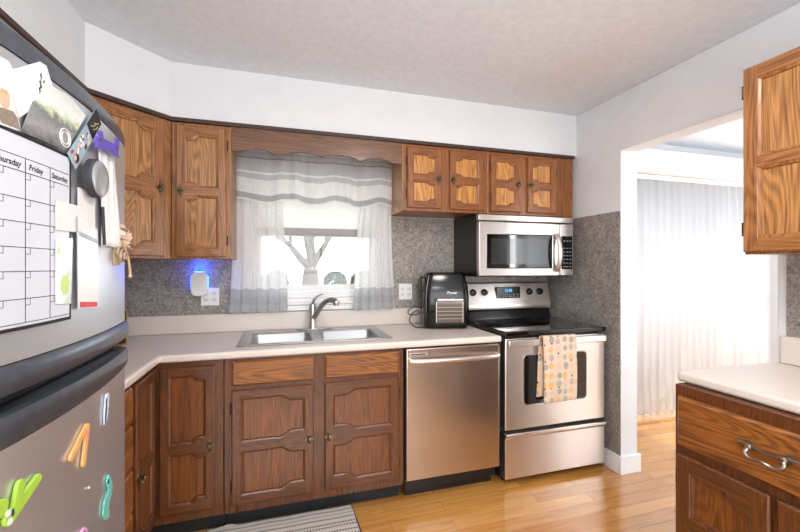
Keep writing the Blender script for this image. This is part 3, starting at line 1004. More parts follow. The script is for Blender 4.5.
# --- things stuck on the fridge: every one follows the bowed front
def fpoly(pts, off, th, sub=True):
    """polygon given as (y, z) on the fridge front -> thin slab"""
    q = []
    n = len(pts)
    for i in range(n):
        a, b2 = pts[i], pts[(i + 1) % n]
        k = max(1, int(abs(b2[0] - a[0]) / .04)) if sub else 1
        for j in range(k):
            t = j / k
            q.append((a[0] + (b2[0] - a[0]) * t, a[1] + (b2[1] - a[1]) * t))
    n = len(q)
    vs = [(fx(y) + off, y, z) for y, z in q] + [(fx(y) + off + th, y, z) for y, z in q]
    fs = [tuple(range(n))[::-1], tuple(range(n, 2 * n))] + [(i, (i + 1) % n, n + (i + 1) % n, n + i) for i in range(n)]
    return vs, fs
def fsheet(y0, y1, z0, z1, off, th, mb, m=0, skew=0.0, ny=10, nz=1, wav=0.0):
    """rectangular sheet that follows the front"""
    def P(u, v, o):
        y = y0 + (y1 - y0) * u; z = z0 + (z1 - z0) * v + skew * u
        return (fx(y) + off + o + wav * (1 + sin(9 * u + 5 * v)) * .5, y, z)
    n = ny + 1
    o0 = len(mb.v)
    for o in (0, th):
        for j in range(nz + 1):
            for i in range(n):
                mb.v.append(P(i / ny, j / nz, o))
    lay = n * (nz + 1)
    for j in range(nz):
        for i in range(ny):
            a = o0 + j * n + i
            mb.f.append((a, a + n, a + n + 1, a + 1)); mb.m.append(m)
            a += lay
            mb.f.append((a, a + 1, a + n + 1, a + n)); mb.m.append(m)
    for i in range(ny):
        for j in (0, nz):
            a = o0 + j * n + i
            mb.f.append((a, a + 1, a + lay + 1, a + lay)); mb.m.append(m)
    for j in range(nz):
        for i in (0, ny):
            a = o0 + j * n + i
            mb.f.append((a, a + n, a + n + lay, a + lay)); mb.m.append(m)
    return mb
M['paper'] = plain('white_paper', rgb(218, 219, 219), .7)
M['board'] = plain('whiteboard_face', rgb(206, 211, 222), .22, coat=.3)
M['ink'] = plain('dark_ink', rgb(48, 50, 58), .6)
M['inkblack'] = plain('black_edge', rgb(20, 20, 22), .45)
# calendar
cal = thing('calendar_board', 'white month-planner board with black grid and weekday names on the freezer door', 'calendar', (0, 0, 0))
fsheet(-1.995, -1.69, 1.222, 1.568, .001, .003, MB(), ny=14).build('sheet', M['board'], cal)
e = MB()
fsheet(-1.995, -1.69, 1.216, 1.2225, .0009, .0045, e, ny=14)
fsheet(-1.995, -1.69, 1.567, 1.572, .0009, .0045, e, ny=14)
fsheet(-1.6905, -1.687, 1.216, 1.572, .0009, .0045, e, ny=1)
e.build('edging', M['inkblack'], cal)
gl = MB()
colsy = [-1.95, -1.888, -1.826, -1.758]
for y in colsy:
    fsheet(y - .0008, y + .0008, 1.228, 1.53, .0042, .0002, gl, ny=1)
rows = [1.53, 1.504, 1.455, 1.412, 1.366, 1.322, 1.272, 1.228]
for z in rows:
    fsheet(-1.99, -1.694, z - .0007, z + .0007, .0042, .0002, gl, ny=12)
for y in colsy:
    for z in rows[1:-1]:
        fsheet(y, y + .012, z - .0125, z - .0115, .0042, .0002, gl, ny=1)
        fsheet(y + .0115, y + .0125, z - .0125, z, .0042, .0002, gl, ny=1)
gl.build('grid_lines', M['ink'], cal)
for body, y in (('Thursday', -1.896), ('Friday', -1.818), ('Saturday', -1.754)):
    vs, fs = text_mesh(body, .0155, .15)
    MB().add([(fx(y + v[0]) + .0046, y + v[0], 1.511 + v[1]) for v in vs], fs).build('lettering', M['ink'], cal, recalc=False, smooth=False)

def fridge_item(name, label, cat, parts, group=None):
    """parts: list of (part name, polygon, offset, thickness, material)"""
    r = thing(name, label, cat, (0, 0, 0), group=group)
    for pname, pts, off, th, mat in parts:
        vs, fs = fpoly(pts, off, th)
        MB().add(vs, fs).build(pname, mat, r, smooth=False)
    return r
def blob(cy, cz, ry, rz, n=20, rot=0):
    return [(cy + ry * cos(t) * cos(rot) - rz * sin(t) * sin(rot), cz + ry * cos(t) * sin(rot) + rz * sin(t) * cos(rot)) for t in [2 * pi * k / n for k in range(n)]]
M['skin'] = plain('printed_skin', rgb(214, 172, 148), .6)
M['hair'] = plain('printed_blond', rgb(196, 164, 118), .6)
M['knit'] = plain('printed_taupe', rgb(132, 122, 110), .6, vary=.25, scale=200)
M['lightgrey'] = plain('pale_grey_print', rgb(206, 208, 208), .6)
fridge_item('greeting_card', 'blank white card at the far left edge above the person photo', 'card', [('sheet', [(-1.93, 1.625), (-1.86, 1.613), (-1.842, 1.668), (-1.862, 1.69), (-1.93, 1.685)], .0012, .002, M['paper'])])
stemp = []
r = fridge_item('greeting_card', 'white card with a small grey sprig drawing near the top of the freezer door', 'card', [('sheet', [(-1.842, 1.600), (-1.765, 1.668), (-1.752, 1.694), (-1.772, 1.728), (-1.79, 1.727), (-1.866, 1.672)], .004, .002, M['paper'])])
sg = MB()
for i in range(5):
    vs, fs = fpoly(blob(-1.792 + .004 * i * (1 if i % 2 else .2), 1.672 + .007 * i, .0045, .0016, 10, 1.0 if i % 2 else 2.2), .0062, .0002); sg.add(vs, fs)
vs, fs = fpoly([(-1.793, 1.664), (-1.7915, 1.664), (-1.786, 1.706), (-1.7875, 1.706)], .0062, .0002); sg.add(vs, fs)
sg.build('sprig_print', M['ink'], r)
fridge_item('photo_card', 'photo of a person in a taupe sweater at the left edge above the calendar', 'photograph', [
    ('sheet', [(-1.935, 1.57), (-1.834, 1.576), (-1.852, 1.640), (-1.94, 1.63)], .0015, .0015, M['lightgrey']),
    ('sweater_print', [(-1.915, 1.574), (-1.838, 1.579), (-1.842, 1.597), (-1.853, 1.606), (-1.872, 1.604), (-1.905, 1.598)], .0031, .0002, M['knit']),
    ('face_print', blob(-1.871, 1.618, .011, .0145), .0033, .0002, M['skin']),
    ('hair_print', [(-1.885, 1.622), (-1.879, 1.636), (-1.866, 1.637), (-1.859, 1.626), (-1.866, 1.63), (-1.876, 1.63)], .0036, .0002, M['hair'])])
def land_mat():
    q = NT('grey_landscape_print')
    tc = q.n('ShaderNodeTexCoord'); sep = q.n('ShaderNodeSeparateXYZ'); q.l(tc.outputs['Object'], sep.inputs[0])
    nz = q.n('ShaderNodeTexNoise'); nz.inputs['Scale'].default_value = 55; nz.inputs['Detail'].default_value = 5
    q.l(tc.outputs['Object'], nz.inputs['Vector'])
    f_ = q.math('ADD', q.math('MULTIPLY', q.math('SUBTRACT', sep.outputs[2], 1.575), 7.5), q.math('MULTIPLY', nz.outputs['Fac'], .35))
    r_ = q.ramp([(.15, rgb(84, 86, 88)), (.4, rgb(150, 152, 154)), (.62, rgb(120, 124, 124)), (.72, rgb(190, 205, 170)), (.8, rgb(222, 224, 224)), (1, rgb(206, 212, 210))])
    q.l(f_, r_.inputs[0]); q.l(r_.outputs[0], q.p.inputs['Base Color'])
    q.p.inputs['Roughness'].default_value = .22
    return q.mat
M['land'] = land_mat()
r = fridge_item('photo_sheet', 'large glossy grey landscape photo curling on the freezer door above the calendar', 'photograph', [
    ('sheet', [(-1.842, 1.574), (-1.712, 1.578), (-1.628, 1.684), (-1.70, 1.700), (-1.765, 1.694), (-1.812, 1.64)], .0065, .0015, M['land'])])
rm = MB()
for k in range(2):
    n = 26
    pts = [(-1.715 + (.019 - .006 * k) * cos(2 * pi * i / n), 1.604 + (.019 - .006 * k) * sin(2 * pi * i / n)) for i in range(n + 1)]
    rm.tube([(fx(y) + .0085, y, z) for y, z in pts], .0012, 6)
rm.build('ring_print', M['whiteplastic'], r)
# comic strip photo: plain coloured patches only
cols = [rgb(186, 60, 48), rgb(28, 28, 32), rgb(222, 190, 168), rgb(150, 176, 190), rgb(236, 232, 226)]
patch = [plain('print_patch', cc, .35) for cc in cols]
def strip_pt(u, v):  # u along the strip from lower left to upper right, v across
    a = Vector((-1.700, 1.566)); b2 = Vector((-1.570, 1.712)); d = b2 - a; nrm = Vector((d.y, -d.x)).normalized()
    p = a + d * u + nrm * v; return (p.x, p.y)
parts = [('sheet', [strip_pt(0, -.012), strip_pt(1, -.012), strip_pt(1, .03), strip_pt(0, .03)], .0085, .0012, patch[3]),
         ('dark_panel', [strip_pt(.62, -.012), strip_pt(1, -.012), strip_pt(1, .03), strip_pt(.62, .03)], .0098, .0003, M['inkblack'])]
r = fridge_item('photo_strip', 'slanted colourful photo strip with a black end near the purple clip', 'photograph', parts)
rnd = random.Random(3)
for k, (cname, mt) in enumerate((('red_patch', patch[0]), ('black_patch', patch[1]), ('pale_patch', patch[2]), ('white_patch', patch[4]))):
    mb = MB()
    for i in range(7):
        u, v = rnd.uniform(.06, .54), rnd.uniform(-.004, .022)
        cy_, cz_ = strip_pt(u, v)
        vs, fs = fpoly(blob(cy_, cz_, rnd.uniform(.004, .008), rnd.uniform(.003, .006), 9, rnd.uniform(0, 3)), .0098 + .0003 * k, .0002); mb.add(vs, fs)
    mb.build(cname, mt, r)
mb = MB()
for (u0, v0, u1, v1) in ((.7, .002, .82, .012), (.8, .006, .92, .02), (.72, .014, .86, .022)):
    p, q_ = strip_pt(u0, v0), strip_pt(u1, v1)
    mb.tube([(fx(p[0]) + .0103, *p), (fx((p[0] + q_[0]) / 2) + .0103, (p[0] + q_[0]) / 2 + .006, (p[1] + q_[1]) / 2), (fx(q_[0]) + .0103, *q_)], .0009, 5)
mb.build('gold_scrawl', plain('gold_print', rgb(206, 184, 120), .4), r)
# purple clip holding a white plastic bag
M['purple'] = plain('purple_plastic', rgb(96, 78, 178), .35)
def cloth_on_door(u, v, y0, y1, z0, z1, amp, off):
    y = y0 + (y1 - y0) * u; z = z1 + (z0 - z1) * v
    return (fx(y) + off + amp * (1 + sin(18 * u + 3 * v)) * (.4 + .6 * v), y, z)
bag = thing('plastic_bag', 'white crinkled plastic bag hanging from the purple clip on the freezer door', 'bag')
tag(bag, bag['label'], 'bag')
MB().grid(lambda u, v: cloth_on_door(u, v, -1.555 + .012 * v, -1.43 + .04 * v, 1.384, 1.632, .004, .0045), 24, 14).build('film', plain('bag_film', rgb(232, 233, 236), .3, coat=.3), bag, solid=.001)
r = thing('magnetic_clip', 'purple plastic magnetic clip at the top of the white bag', 'clip')
mb = MB()
vs, fs = fpoly([(-1.60, 1.617), (-1.452, 1.640), (-1.448, 1.666), (-1.60, 1.646)], .0145, .006); mb.add(vs, fs)
mb.build('jaw', M['purple'], r)
mb = MB()
vs, fs = fpoly([(-1.598, 1.640), (-1.575, 1.644), (-1.578, 1.664), (-1.602, 1.66)], .0205, .004); mb.add(vs, fs)
mb.build('wing', M['purple'], r); mb = MB()
vs, fs = fpoly([(-1.49, 1.65), (-1.458, 1.655), (-1.46, 1.684), (-1.488, 1.678)], .0205, .004); mb.add(vs, fs)
mb.build('wing', M['purple'], r); mb = MB()
vs, fs = fpoly([(-1.5, 1.625), (-1.452, 1.632), (-1.47, 1.645), (-1.51, 1.64)], .0205, .003); mb.add(vs, fs)
mb.build('grip', M['purple'], r)
# round magnet and marker
M['greymag'] = plain('grey_magnet', rgb(178, 180, 184), .3, .6)
r = thing('round_magnet', 'large round grey magnetic disc with a dark rim on the freezer door', 'magnet')
MB().lathe([(.046, .0), (.046, .012), (.043, .016)], (fx(-1.61) + .0135, -1.61, 1.541), 'X', 36).build('rim', M['ink'], r)
MB().lathe([(.042, .0), (.042, .002), (.038, .005), (.02, .006)], (fx(-1.61) + .0297, -1.61, 1.541), 'X', 36).build('disc', M['greymag'], r)
tag(MB().tube([(fx(-1.553) + .0145, -1.553, 1.482), (fx(-1.543) + .0145, -1.541, 1.386)], [.004, .0035], 10).build('marker_pen', M['inkblack']), 'thin black marker pen hanging under the round grey magnet', 'pen')
# papers
fridge_item('note_paper', 'square white note beside the calendar, under the round magnet', 'paper', [('sheet', [(-1.744, 1.406), (-1.575, 1.41), (-1.575, 1.51), (-1.66, 1.51), (-1.66, 1.468), (-1.744, 1.467)], .0054, .001, M['paper'])])
def green_photo():
    q = NT('bright_garden_print')
    tc = q.n('ShaderNodeTexCoord')
    nz = q.n('ShaderNodeTexNoise'); nz.inputs['Scale'].default_value = 28; nz.inputs['Detail'].default_value = 3
    q.l(tc.outputs['Object'], nz.inputs['Vector'])
    r_ = q.ramp([(.4, rgb(236, 240, 240)), (.55, rgb(212, 218, 222)), (.68, rgb(186, 210, 160)), (.78, rgb(120, 140, 120))])
    q.l(nz.outputs['Fac'], r_.inputs[0]); q.l(r_.outputs[0], q.p.inputs['Base Color'])
    q.p.inputs['Roughness'].default_value = .2
    return q.mat
r = fridge_item('photo_print', 'pale garden photo with a green corner overlapping the calendar edge', 'photograph', [
    ('sheet', [(-1.744, 1.254), (-1.69, 1.25), (-1.682, 1.394), (-1.744, 1.386)], .0056, .001, green_photo()),
    ('green_leaves_print', blob(-1.712, 1.292, .016, .022, 9), .0067, .0002, plain('leaf_print', rgb(190, 214, 130), .4))])
r = fridge_item('note_sleeve', 'clear plastic sleeve of notes with a red strip along its lower edge', 'paper', [
    ('sheet', [(-1.665, 1.236), (-1.558, 1.227), (-1.562, 1.424), (-1.668, 1.442)], .0066, .001, plain('notes', rgb(222, 224, 226), .25, coat=.5, vary=.06, scale=12)),
    ('red_strip', [(-1.655, 1.238), (-1.566, 1.231), (-1.566, 1.243), (-1.655, 1.251)], .0078, .0003, plain('red_print', rgb(200, 70, 78), .5, vary=.3, scale=160)),
    ('grey_line', [(-1.660, 1.4), (-1.566, 1.388), (-1.566, 1.398), (-1.66, 1.412)], .0078, .0003, plain('blue_grey_print', rgb(170, 178, 190), .5, vary=.2, scale=160))])
M['edgeclear'] = plain('sleeve_edge', rgb(90, 96, 104), .2)
vs, fs = fpoly([(-1.668, 1.236), (-1.6655, 1.236), (-1.6665, 1.443), (-1.669, 1.443)], .0078, .0004)
MB().add(vs, fs).build('sleeve_edge', M['edgeclear'], r)
# corsage
r = thing('corsage', 'dried ribbon corsage in beige and pink clipped to the freezer door edge', 'corsage', (fx(-1.38) + .006, -1.38, 1.372))
M['ribbon'] = plain('pink_beige_ribbon', rgb(214, 184, 166), .8, vary=.12)
M['burlap'] = plain('burlap', rgb(176, 156, 130), .9, vary=.25, scale=300)
M['twine'] = plain('twine', rgb(200, 172, 140), .9)
mb = MB(); rnd = random.Random(5)
for i in range(16):
    a0 = rnd.uniform(0, 2 * pi); rr = .014 + .014 * rnd.random()
    cyy, czz = .008 + rr * cos(a0), .045 + rr * sin(a0) * 1.2
    mb.grid(lambda u, v: (.004 + .012 * rnd.random() * 0 + .018 * sin(pi * u) * (.5 + v * .5), cyy + (u - .5) * .02 * cos(a0) - (v - .5) * .018 * sin(a0), czz + (u - .5) * .02 * sin(a0) + (v - .5) * .018 * cos(a0)), 4, 3)
mb.build('petals', M['ribbon'], r, solid=.0008)
def rose(u, v):
    t = u * 5 * pi
    rad = .006 + .018 * u
    return (.004 + .016 * (1 - u) + .008 * v, -.02 + rad * cos(t), -.008 + rad * 1.1 * sin(t))
MB().grid(rose, 70, 2).build('rolled_flower', M['burlap'], r, solid=.001)
MB().prism([(-.048, -.04), (-.002, -.036), (.002, .012), (-.046, .012)], 'yz', -.0, .003).build('backing', M['burlap'], r)
mb = MB()
mb.tube([(.014, -.01, .02), (.02, .008, -.02), (.016, .03, -.045), (.016, .034, -.066)], .0035, 8)
mb.tube([(.014, -.012, .022), (.02, -.04, .046)], .002, 6).tube([(.018, -.01, .02), (.022, .03, .012)], .002, 6).tube([(.014, -.012, .02), (.02, -.03, .02)], .002, 6)
mb.ball((.016, .034, -.07), .006, 8)
mb.build('twine_knot', M['twine'], r)
# lower-door magnets
def mag(name, label, polys, off=.001, th=.006):
    r = thing(name, label, 'magnet')
    for pname, pts, o, t_, mat in polys:
        vs, fs = fpoly(pts, off + o, t_, sub=False)
        MB().add(vs, fs).build(pname, mat, r, bevel=.0015 if t_ > .003 else 0, smooth=True)
    return r
def capsule(p, q_, r0, r1, n=8):
    a, b2 = Vector(p), Vector(q_); d = (b2 - a).normalized(); nn = Vector((-d.y, d.x)); out = []
    for k in range(n + 1):
        t = pi / 2 + pi * k / n; out.append(tuple(a + r0 * (cos(t) * d + sin(t) * nn)))
    for k in range(n + 1):
        t = -pi / 2 + pi * k / n; out.append(tuple(b2 + r1 * (cos(t) * d + sin(t) * nn)))
    return out
M['orange'] = plain('orange_foam', rgb(226, 168, 104), .55, vary=.06)
M['green'] = plain('lime_foam', rgb(156, 196, 66), .55, vary=.06)
M['teal'] = plain('teal_foam', rgb(110, 190, 176), .5, vary=.15, scale=120)
M['pinkfoam'] = plain('pink_foam', rgb(226, 160, 190), .55)
M['navy'] = plain('navy_print', rgb(44, 56, 92), .5)
M['paleblue'] = plain('pale_blue_print', rgb(206, 216, 232), .5, vary=.12, scale=200)
mag('magnet', 'orange letter-shaped foam magnet on the lower refrigerator door', [
    ('left_leg', capsule((-1.618, .952), (-1.684, .912), .0085, .0085), 0, .006, M['orange']),
    ('right_leg', capsule((-1.612, .95), (-1.632, .874), .0085, .0085), .0004, .006, M['orange']),
    ('animal_print', blob(-1.622, .936, .006, .01), .0066, .0004, plain('peach_print', rgb(232, 150, 130), .5))])
mag('magnet', 'white and navy feather-shaped magnet high on the lower refrigerator door', [
    ('body', [(-1.497, .992), (-1.478, .99), (-1.474, .975), (-1.478, .968), (-1.476, .955), (-1.484, .948), (-1.482, .935), (-1.492, .928), (-1.498, .914), (-1.508, .914), (-1.511, .93), (-1.507, .96)], 0, .005, M['paleblue']),
    ('stripe', [(-1.503, .98), (-1.497, .985), (-1.497, .96), (-1.503, .93), (-1.503, .918), (-1.509, .916), (-1.511, .935), (-1.506, .96)], .0052, .0008, M['navy'])])
sn = []
cl = [(-1.487, .764), (-1.476, .752), (-1.468, .738), (-1.462, .722), (-1.478, .708), (-1.5, .70), (-1.504, .69), (-1.492, .672), (-1.474, .657)]
wd = [.014, .019, .021, .024, .027, .027, .025, .021, .010]
lft, rgt = [], []
for i, p in enumerate(cl):
    a, b2 = Vector(cl[max(0, i - 1)]), Vector(cl[min(len(cl) - 1, i + 1)]); d = (b2 - a).normalized(); nn = Vector((-d.y, d.x))
    lft.append(tuple(Vector(p) + nn * wd[i] * .7)); rgt.append(tuple(Vector(p) - nn * wd[i] * .7))
mag('magnet', 'teal wavy snake-shaped magnet near the right edge of the lower refrigerator door', [
    ('body', lft + rgt[::-1], 0, .005, M['teal']),
    ('head_print', blob(-1.487, .755, .005, .006), .0052, .0006, M['navy'])])
mag('magnet', 'lime green branched foam magnet with two eyes at the left of the lower refrigerator door', [
    ('long_arm', capsule((-1.797, .924), (-1.864, .892), .0095, .013), 0, .007, M['green']),
    ('short_arm', capsule((-1.841, .937), (-1.85, .902), .0095, .011), .0004, .007, M['green']),
    ('crest', blob(-1.885, .92, .016, .016), .0006, .007, M['green']),
    ('eye', blob(-1.873, .905, .006, .006), .0078, .0008, M['paper']),
    ('eye', blob(-1.869, .888, .006, .006), .0078, .0008, M['paper']),
    ('mouth_print', blob(-1.862, .90, .0025, .007), .0078, .0006, M['navy'])])
mag('magnet', 'pink foam magnet at the lower edge of the picture', [
    ('body', blob(-1.636, .700, .022, .024, 16), 0, .006, M['pinkfoam']),
    ('print', blob(-1.636, .712, .008, .006), .0062, .0006, M['purple'])])
tag(MB().ball((fx(-1.6) + .003, -1.6, .80), .0028, 8).build('pin_magnet', M['whiteplastic']), 'tiny white dot magnet in the middle of the lower refrigerator door', 'magnet')

# ------------------------------------------------------------------ curtains
def drape(x0t, x1t, x0b, x1b, zt, zb, y, folds, amp, ph):
    def fn(u, v):
        # v 0 bottom .. 1 top
        a = x0b + (x0t - x0b) * v; b2 = x1b + (x1t - x1b) * v
        w = sin(u * folds * 2 * pi + ph + .5 * sin(4 * v)) + .35 * sin(u * folds * 4.7 * pi + 1.3 * ph)
        return (a + (b2 - a) * u + .006 * sin(6 * v + ph), y - amp * w * (.55 + .45 * (1 - v)), zb + (zt - zb) * v + .006 * sin(u * folds * 2 * pi + ph) * (1 - v))
    return fn
YC = -.075
rod = thing('curtain_rod', 'thin white curtain rod behind the scalloped board', 'rod', (.23, YC, 2.045))
MB().tube([(-.505, 0, 0), (.5, 0, 0)], .006, 10).build('bar', M['whiteplastic'], rod)
for x in (-.44, .44):
    MB().box(x - .008, x + .008, .0, .073, -.008, .008).build('bracket', M['whiteplastic'], rod)
l_ = MB().grid(drape(-.268, -.0, -.325, .03, 2.03, 1.036, YC + .008, 4.5, .011, .4), 110, 40).build('window_curtain', M['drape'])
tag(l_, 'sheer white curtain panel hanging at the left side of the sink window', 'curtain', 'sink window curtains')
r_ = MB().grid(drape(.53, .722, .455, .755, 2.03, 1.03, YC + .008, 4.0, .011, 2.1), 110, 40).build('window_curtain', M['drape'])
tag(r_, 'sheer white curtain panel hanging at the right side of the sink window', 'curtain', 'sink window curtains')
def tier(u, v):
    x = -.274 + (.727 + .274) * u
    w = sin(u * 9 * 2 * pi) + .5 * sin(u * 23 * pi + 1)
    z = 1.742 + (2.075 - 1.742) * v
    z += (1 - v) * (.010 * sin(u * 3.2 * 2 * pi + 2.0) + .008 * sin(u * 7 * pi))
    return (x, YC - .026 - .010 * w * (.5 + .5 * (1 - v)), z)
t_ = MB().grid(tier, 150, 24).build('valance_curtain', M['tier'])
tag(t_, 'striped grey and white sheer valance across the top of the sink window', 'curtain', 'sink window curtains')

# ------------------------------------------------------------------ outlets, night light, small things on the worktop
def outlet(x, z, label, w=.1, h=.115):
    o = thing('wall_outlet', label, 'outlet', (x, -gt - .0005, z))
    MB().box(-w / 2, w / 2, -.006, 0, -h / 2, h / 2).build('plate', M['whiteplastic'], o, bevel=.002)
    for dx in (-.024, .024):
        for dz in (-.02, .02):
            MB().prism([(dx + .0155 * cos(t), dz + .0135 * sin(t)) for t in [2 * pi * k / 20 for k in range(20)]], 'xz', -.0072, -.006).build('socket', M['paper'], o)
            s_ = MB().box(dx - .007, dx - .005, -.0076, -.0071, dz - .004, dz + .005).box(dx + .005, dx + .007, -.0076, -.0071, dz - .004, dz + .005)
            s_.build('slots', M['inkblack'], o)
    return o
outlet(-.437, 1.14, 'white double outlet plate under the left wall cabinet, behind the night light', .105, .112)
outlet(.856, 1.148, 'white double outlet plate between the curtain and the air fryer', .1, .115)
nl = thing('night_light', 'white plug-in night light glowing blue on the wall under the cabinet', 'night light', (-.492, -gt - .0085, 1.222))
def nlprof(w, hh, r, n=8):
    return rrect(-w, w, -hh, hh, r)
MB().prism(nlprof(.046, .075, .03), 'xz', -.048, -.004).build('housing', M['whiteplastic'], nl, bevel=.006, seg=3)
M['bluelamp'] = emit('blue_lamp', (.02, .10, 1.0, 1), 14)
MB().box(-.03, .03, -.03, -.014, .0755, .0795).build('lamp_lens', M['bluelamp'], nl)
MB().box(.0465, .05, -.03, -.014, -.03, .05).box(-.05, -.0465, -.03, -.014, -.03, .05).build('side_lens', M['bluelamp'], nl)
pl = light('night_light_lamp', 'POINT', (-.492, -.05, 1.322), (0, 0, 0), 1.0, (.02, .09, 1.0), radius=.012)
# air fryer
AF = thing('air_fryer', 'black countertop air fryer oven with a glass door, beside the range', 'air fryer', (1.08, -.19, .9145), radians(-14))
def sec(z, wx, y0, y1, r):
    pts = []
    for cx, cy, t0 in ((wx - r, y1 - r, 0), (-wx + r, y1 - r, 90), (-wx + r, y0 + r, 180), (wx - r, y0 + r, 270)):
        for k in range(7):
            t = radians(t0 + 15 * k)
            pts.append((cx + r * cos(t), cy + r * sin(t), z))
    return pts
loops = [sec(.006, .142, -.128, .12, .04), sec(.03, .154, -.138, .128, .045), sec(.2, .154, -.137, .128, .045), sec(.27, .149, -.130, .125, .045), sec(.35, .132, -.110, .115, .04), sec(.368, .126, -.103, .11, .04), sec(.375, .116, -.092, .1, .035)]
k = len(loops[0])
mb = MB().add([p for l_ in loops for p in l_], [(r * k + i, r * k + (i + 1) % k, (r + 1) * k + (i + 1) % k, (r + 1) * k + i) for r in range(len(loops) - 1) for i in range(k)] + [tuple(range(k))[::-1], tuple((len(loops) - 1) * k + i for i in range(k))])
mb.build('body', M['blackgloss'], AF)
for fxx in (-.09, .09):
    for fyy in (-.09, .08):
        MB().lathe([(.012, 0), (.012, .0065)], (fxx, fyy, 0), 'Z', 10).build('foot', M['rubber'], AF)
M['fryerglass'] = plain('fryer_glass', rgb(96, 82, 70), .08, .25, coat=.8)
dd = MB().prism(rrect(-.085, .115, .03, .205, .012), 'xz', -.1425, -.136).build('door', M['blackgloss'], AF, bevel=.002)
MB().prism(rrect(-.074, .104, .045, .185, .008), 'xz', -.1445, -.1426).build('window', M['fryerglass'], dd)
rk = MB()
for z in (.07, .095, .12, .145):
    rk.box(-.07, .1, -.1452, -.1446, z - .0007, z + .0007)
for x in (-.0735, .1035):
    rk.box(x - .0015, x + .0015, -.1452, -.1446, .046, .184)
rk.build('rack', M['nickel'], dd)
MB().tube([(-.068, -.158, .197), (.1, -.158, .197)], .0095, 12).box(-.06, -.05, -.155, -.142, .193, .201).box(.082, .092, -.155, -.142, .193, .201).build('handle', M['chrome'], dd)
MB().tube([(-.137, -.122, .03), (-.138, -.122, .2), (-.132, -.115, .275), (-.117, -.097, .352)], .0045, 8).build('side_trim', M['nickel'], AF)
MB().box(-.168, -.13, -.04, .09, .245, .345).build('rear_housing', M['black'], AF, bevel=.012, seg=3)
vs, fs = text_mesh('Power', .026, .35)
MB().add([(-.005 + v[0], -.1405 + (v[1]) * .11 + .003, .233 + v[1] * .98) for v in vs], fs).build('logo', M['paper'], AF, recalc=False, smooth=False)
cd = []
for i in range(40):
    t = i / 39
    cd.append((-.135 - .055 * sin(t * 3.1 * pi) ** 2 - .02 * t, .06 - .02 * t + .012 * sin(7 * t), .09 - .086 * t + .025 * sin(t * 4 * pi)))
cdp = [(-.152, .06, .12), (-.20, .03, .132), (-.245, .0, .115), (-.25, -.01, .09), (-.21, .0, .078), (-.17, .01, .09), (-.19, .01, .108), (-.23, -.03, .085), (-.245, -.06, .045), (-.215, -.09, .012), (-.18, -.105, .009), (-.13, -.115, .012)]
def smooth_path(p, n=6):
    P_ = [Vector(q) for q in p]; out = []
    for i in range(len(P_) - 1):
        a, b2, c_, d = P_[max(0, i - 1)], P_[i], P_[i + 1], P_[min(len(P_) - 1, i + 2)]
        for k in range(n):
            t = k / n
            out.append(.5 * ((2 * b2) + (c_ - a) * t + (2 * a - 5 * b2 + 4 * c_ - d) * t * t + (3 * b2 - a - 3 * c_ + d) * t ** 3))
    out.append(P_[-1]); return out
MB().tube(smooth_path(cdp), .0035, 8).build('cord', M['rubber'], AF)
# small brass-edged frame on the worktop next to the fridge
r = thing('brass_frame', 'small brass-edged black frame standing on the worktop behind the fridge', 'frame', (-.835, -.34, .9145), radians(62))
MB().box(-.06, .06, -.006, .006, .006, .182).build('back', M['black'], r)
M['gold'] = plain('brass_bright', rgb(196, 158, 84), .3, .9)
MB().cells([-.066, -.058, .058, .066], [0, .008, .18, .188], lambda i, j: not (i == 1 and j == 1), 'xz', -.01, .01).build('edging', M['gold'], r, bevel=.002)

# ------------------------------------------------------------------ towel on the oven handle
def towel_mat():
    q = NT('printed_towel')
    uv = q.n('ShaderNodeUVMap')
    def dots(shift, scl, rnd_):
        mp = q.n('ShaderNodeMapping'); mp.inputs['Scale'].default_value = (5.0, 15.5, 1); mp.inputs['Location'].default_value = (shift[0], shift[1], 0)
        q.l(uv.outputs[0], mp.inputs['Vector'])
        v = q.n('ShaderNodeTexVoronoi', feature='F1'); v.inputs['Scale'].default_value = 1.0; v.inputs['Randomness'].default_value = rnd_
        q.l(mp.outputs[0], v.inputs['Vector'])
        return v
    v1 = dots((0, 0), 1, .25); v2 = dots((0, .42), 1, .25)
    m1 = q.math('LESS_THAN', v1.outputs['Distance'], .39)
    m2 = q.math('LESS_THAN', v2.outputs['Distance'], .12)
    sp_ = q.n('ShaderNodeSeparateColor'); q.l(v1.outputs['Color'], sp_.inputs[0])
    cr = q.ramp([(0, rgb(232, 170, 96)), (.38, rgb(168, 160, 152)), (.62, rgb(224, 182, 160)), (.78, rgb(150, 144, 138))], 'CONSTANT')
    q.l(sp_.outputs[0], cr.inputs[0])
    nz = q.n('ShaderNodeTexNoise'); nz.inputs['Scale'].default_value = 60
    q.l(uv.outputs[0], nz.inputs['Vector'])
    fz = q.math('MULTIPLY', m1, q.math('ADD', .35, q.math('MULTIPLY', nz.outputs['Fac'], .9)))
    a = q.n('ShaderNodeMix', data_type='RGBA'); a.inputs[6].default_value = rgb(216, 196, 174)
    q.l(fz, a.inputs['Factor']); q.l(cr.outputs[0], a.inputs[7])
    b_ = q.n('ShaderNodeMix', data_type='RGBA'); q.l(m2, b_.inputs['Factor']); q.l(a.outputs[2], b_.inputs[6]); b_.inputs[7].default_value = rgb(58, 50, 46)
    q.l(b_.outputs[2], q.p.inputs['Base Color'])
    q.p.inputs['Roughness'].default_value = .9
    return q.mat
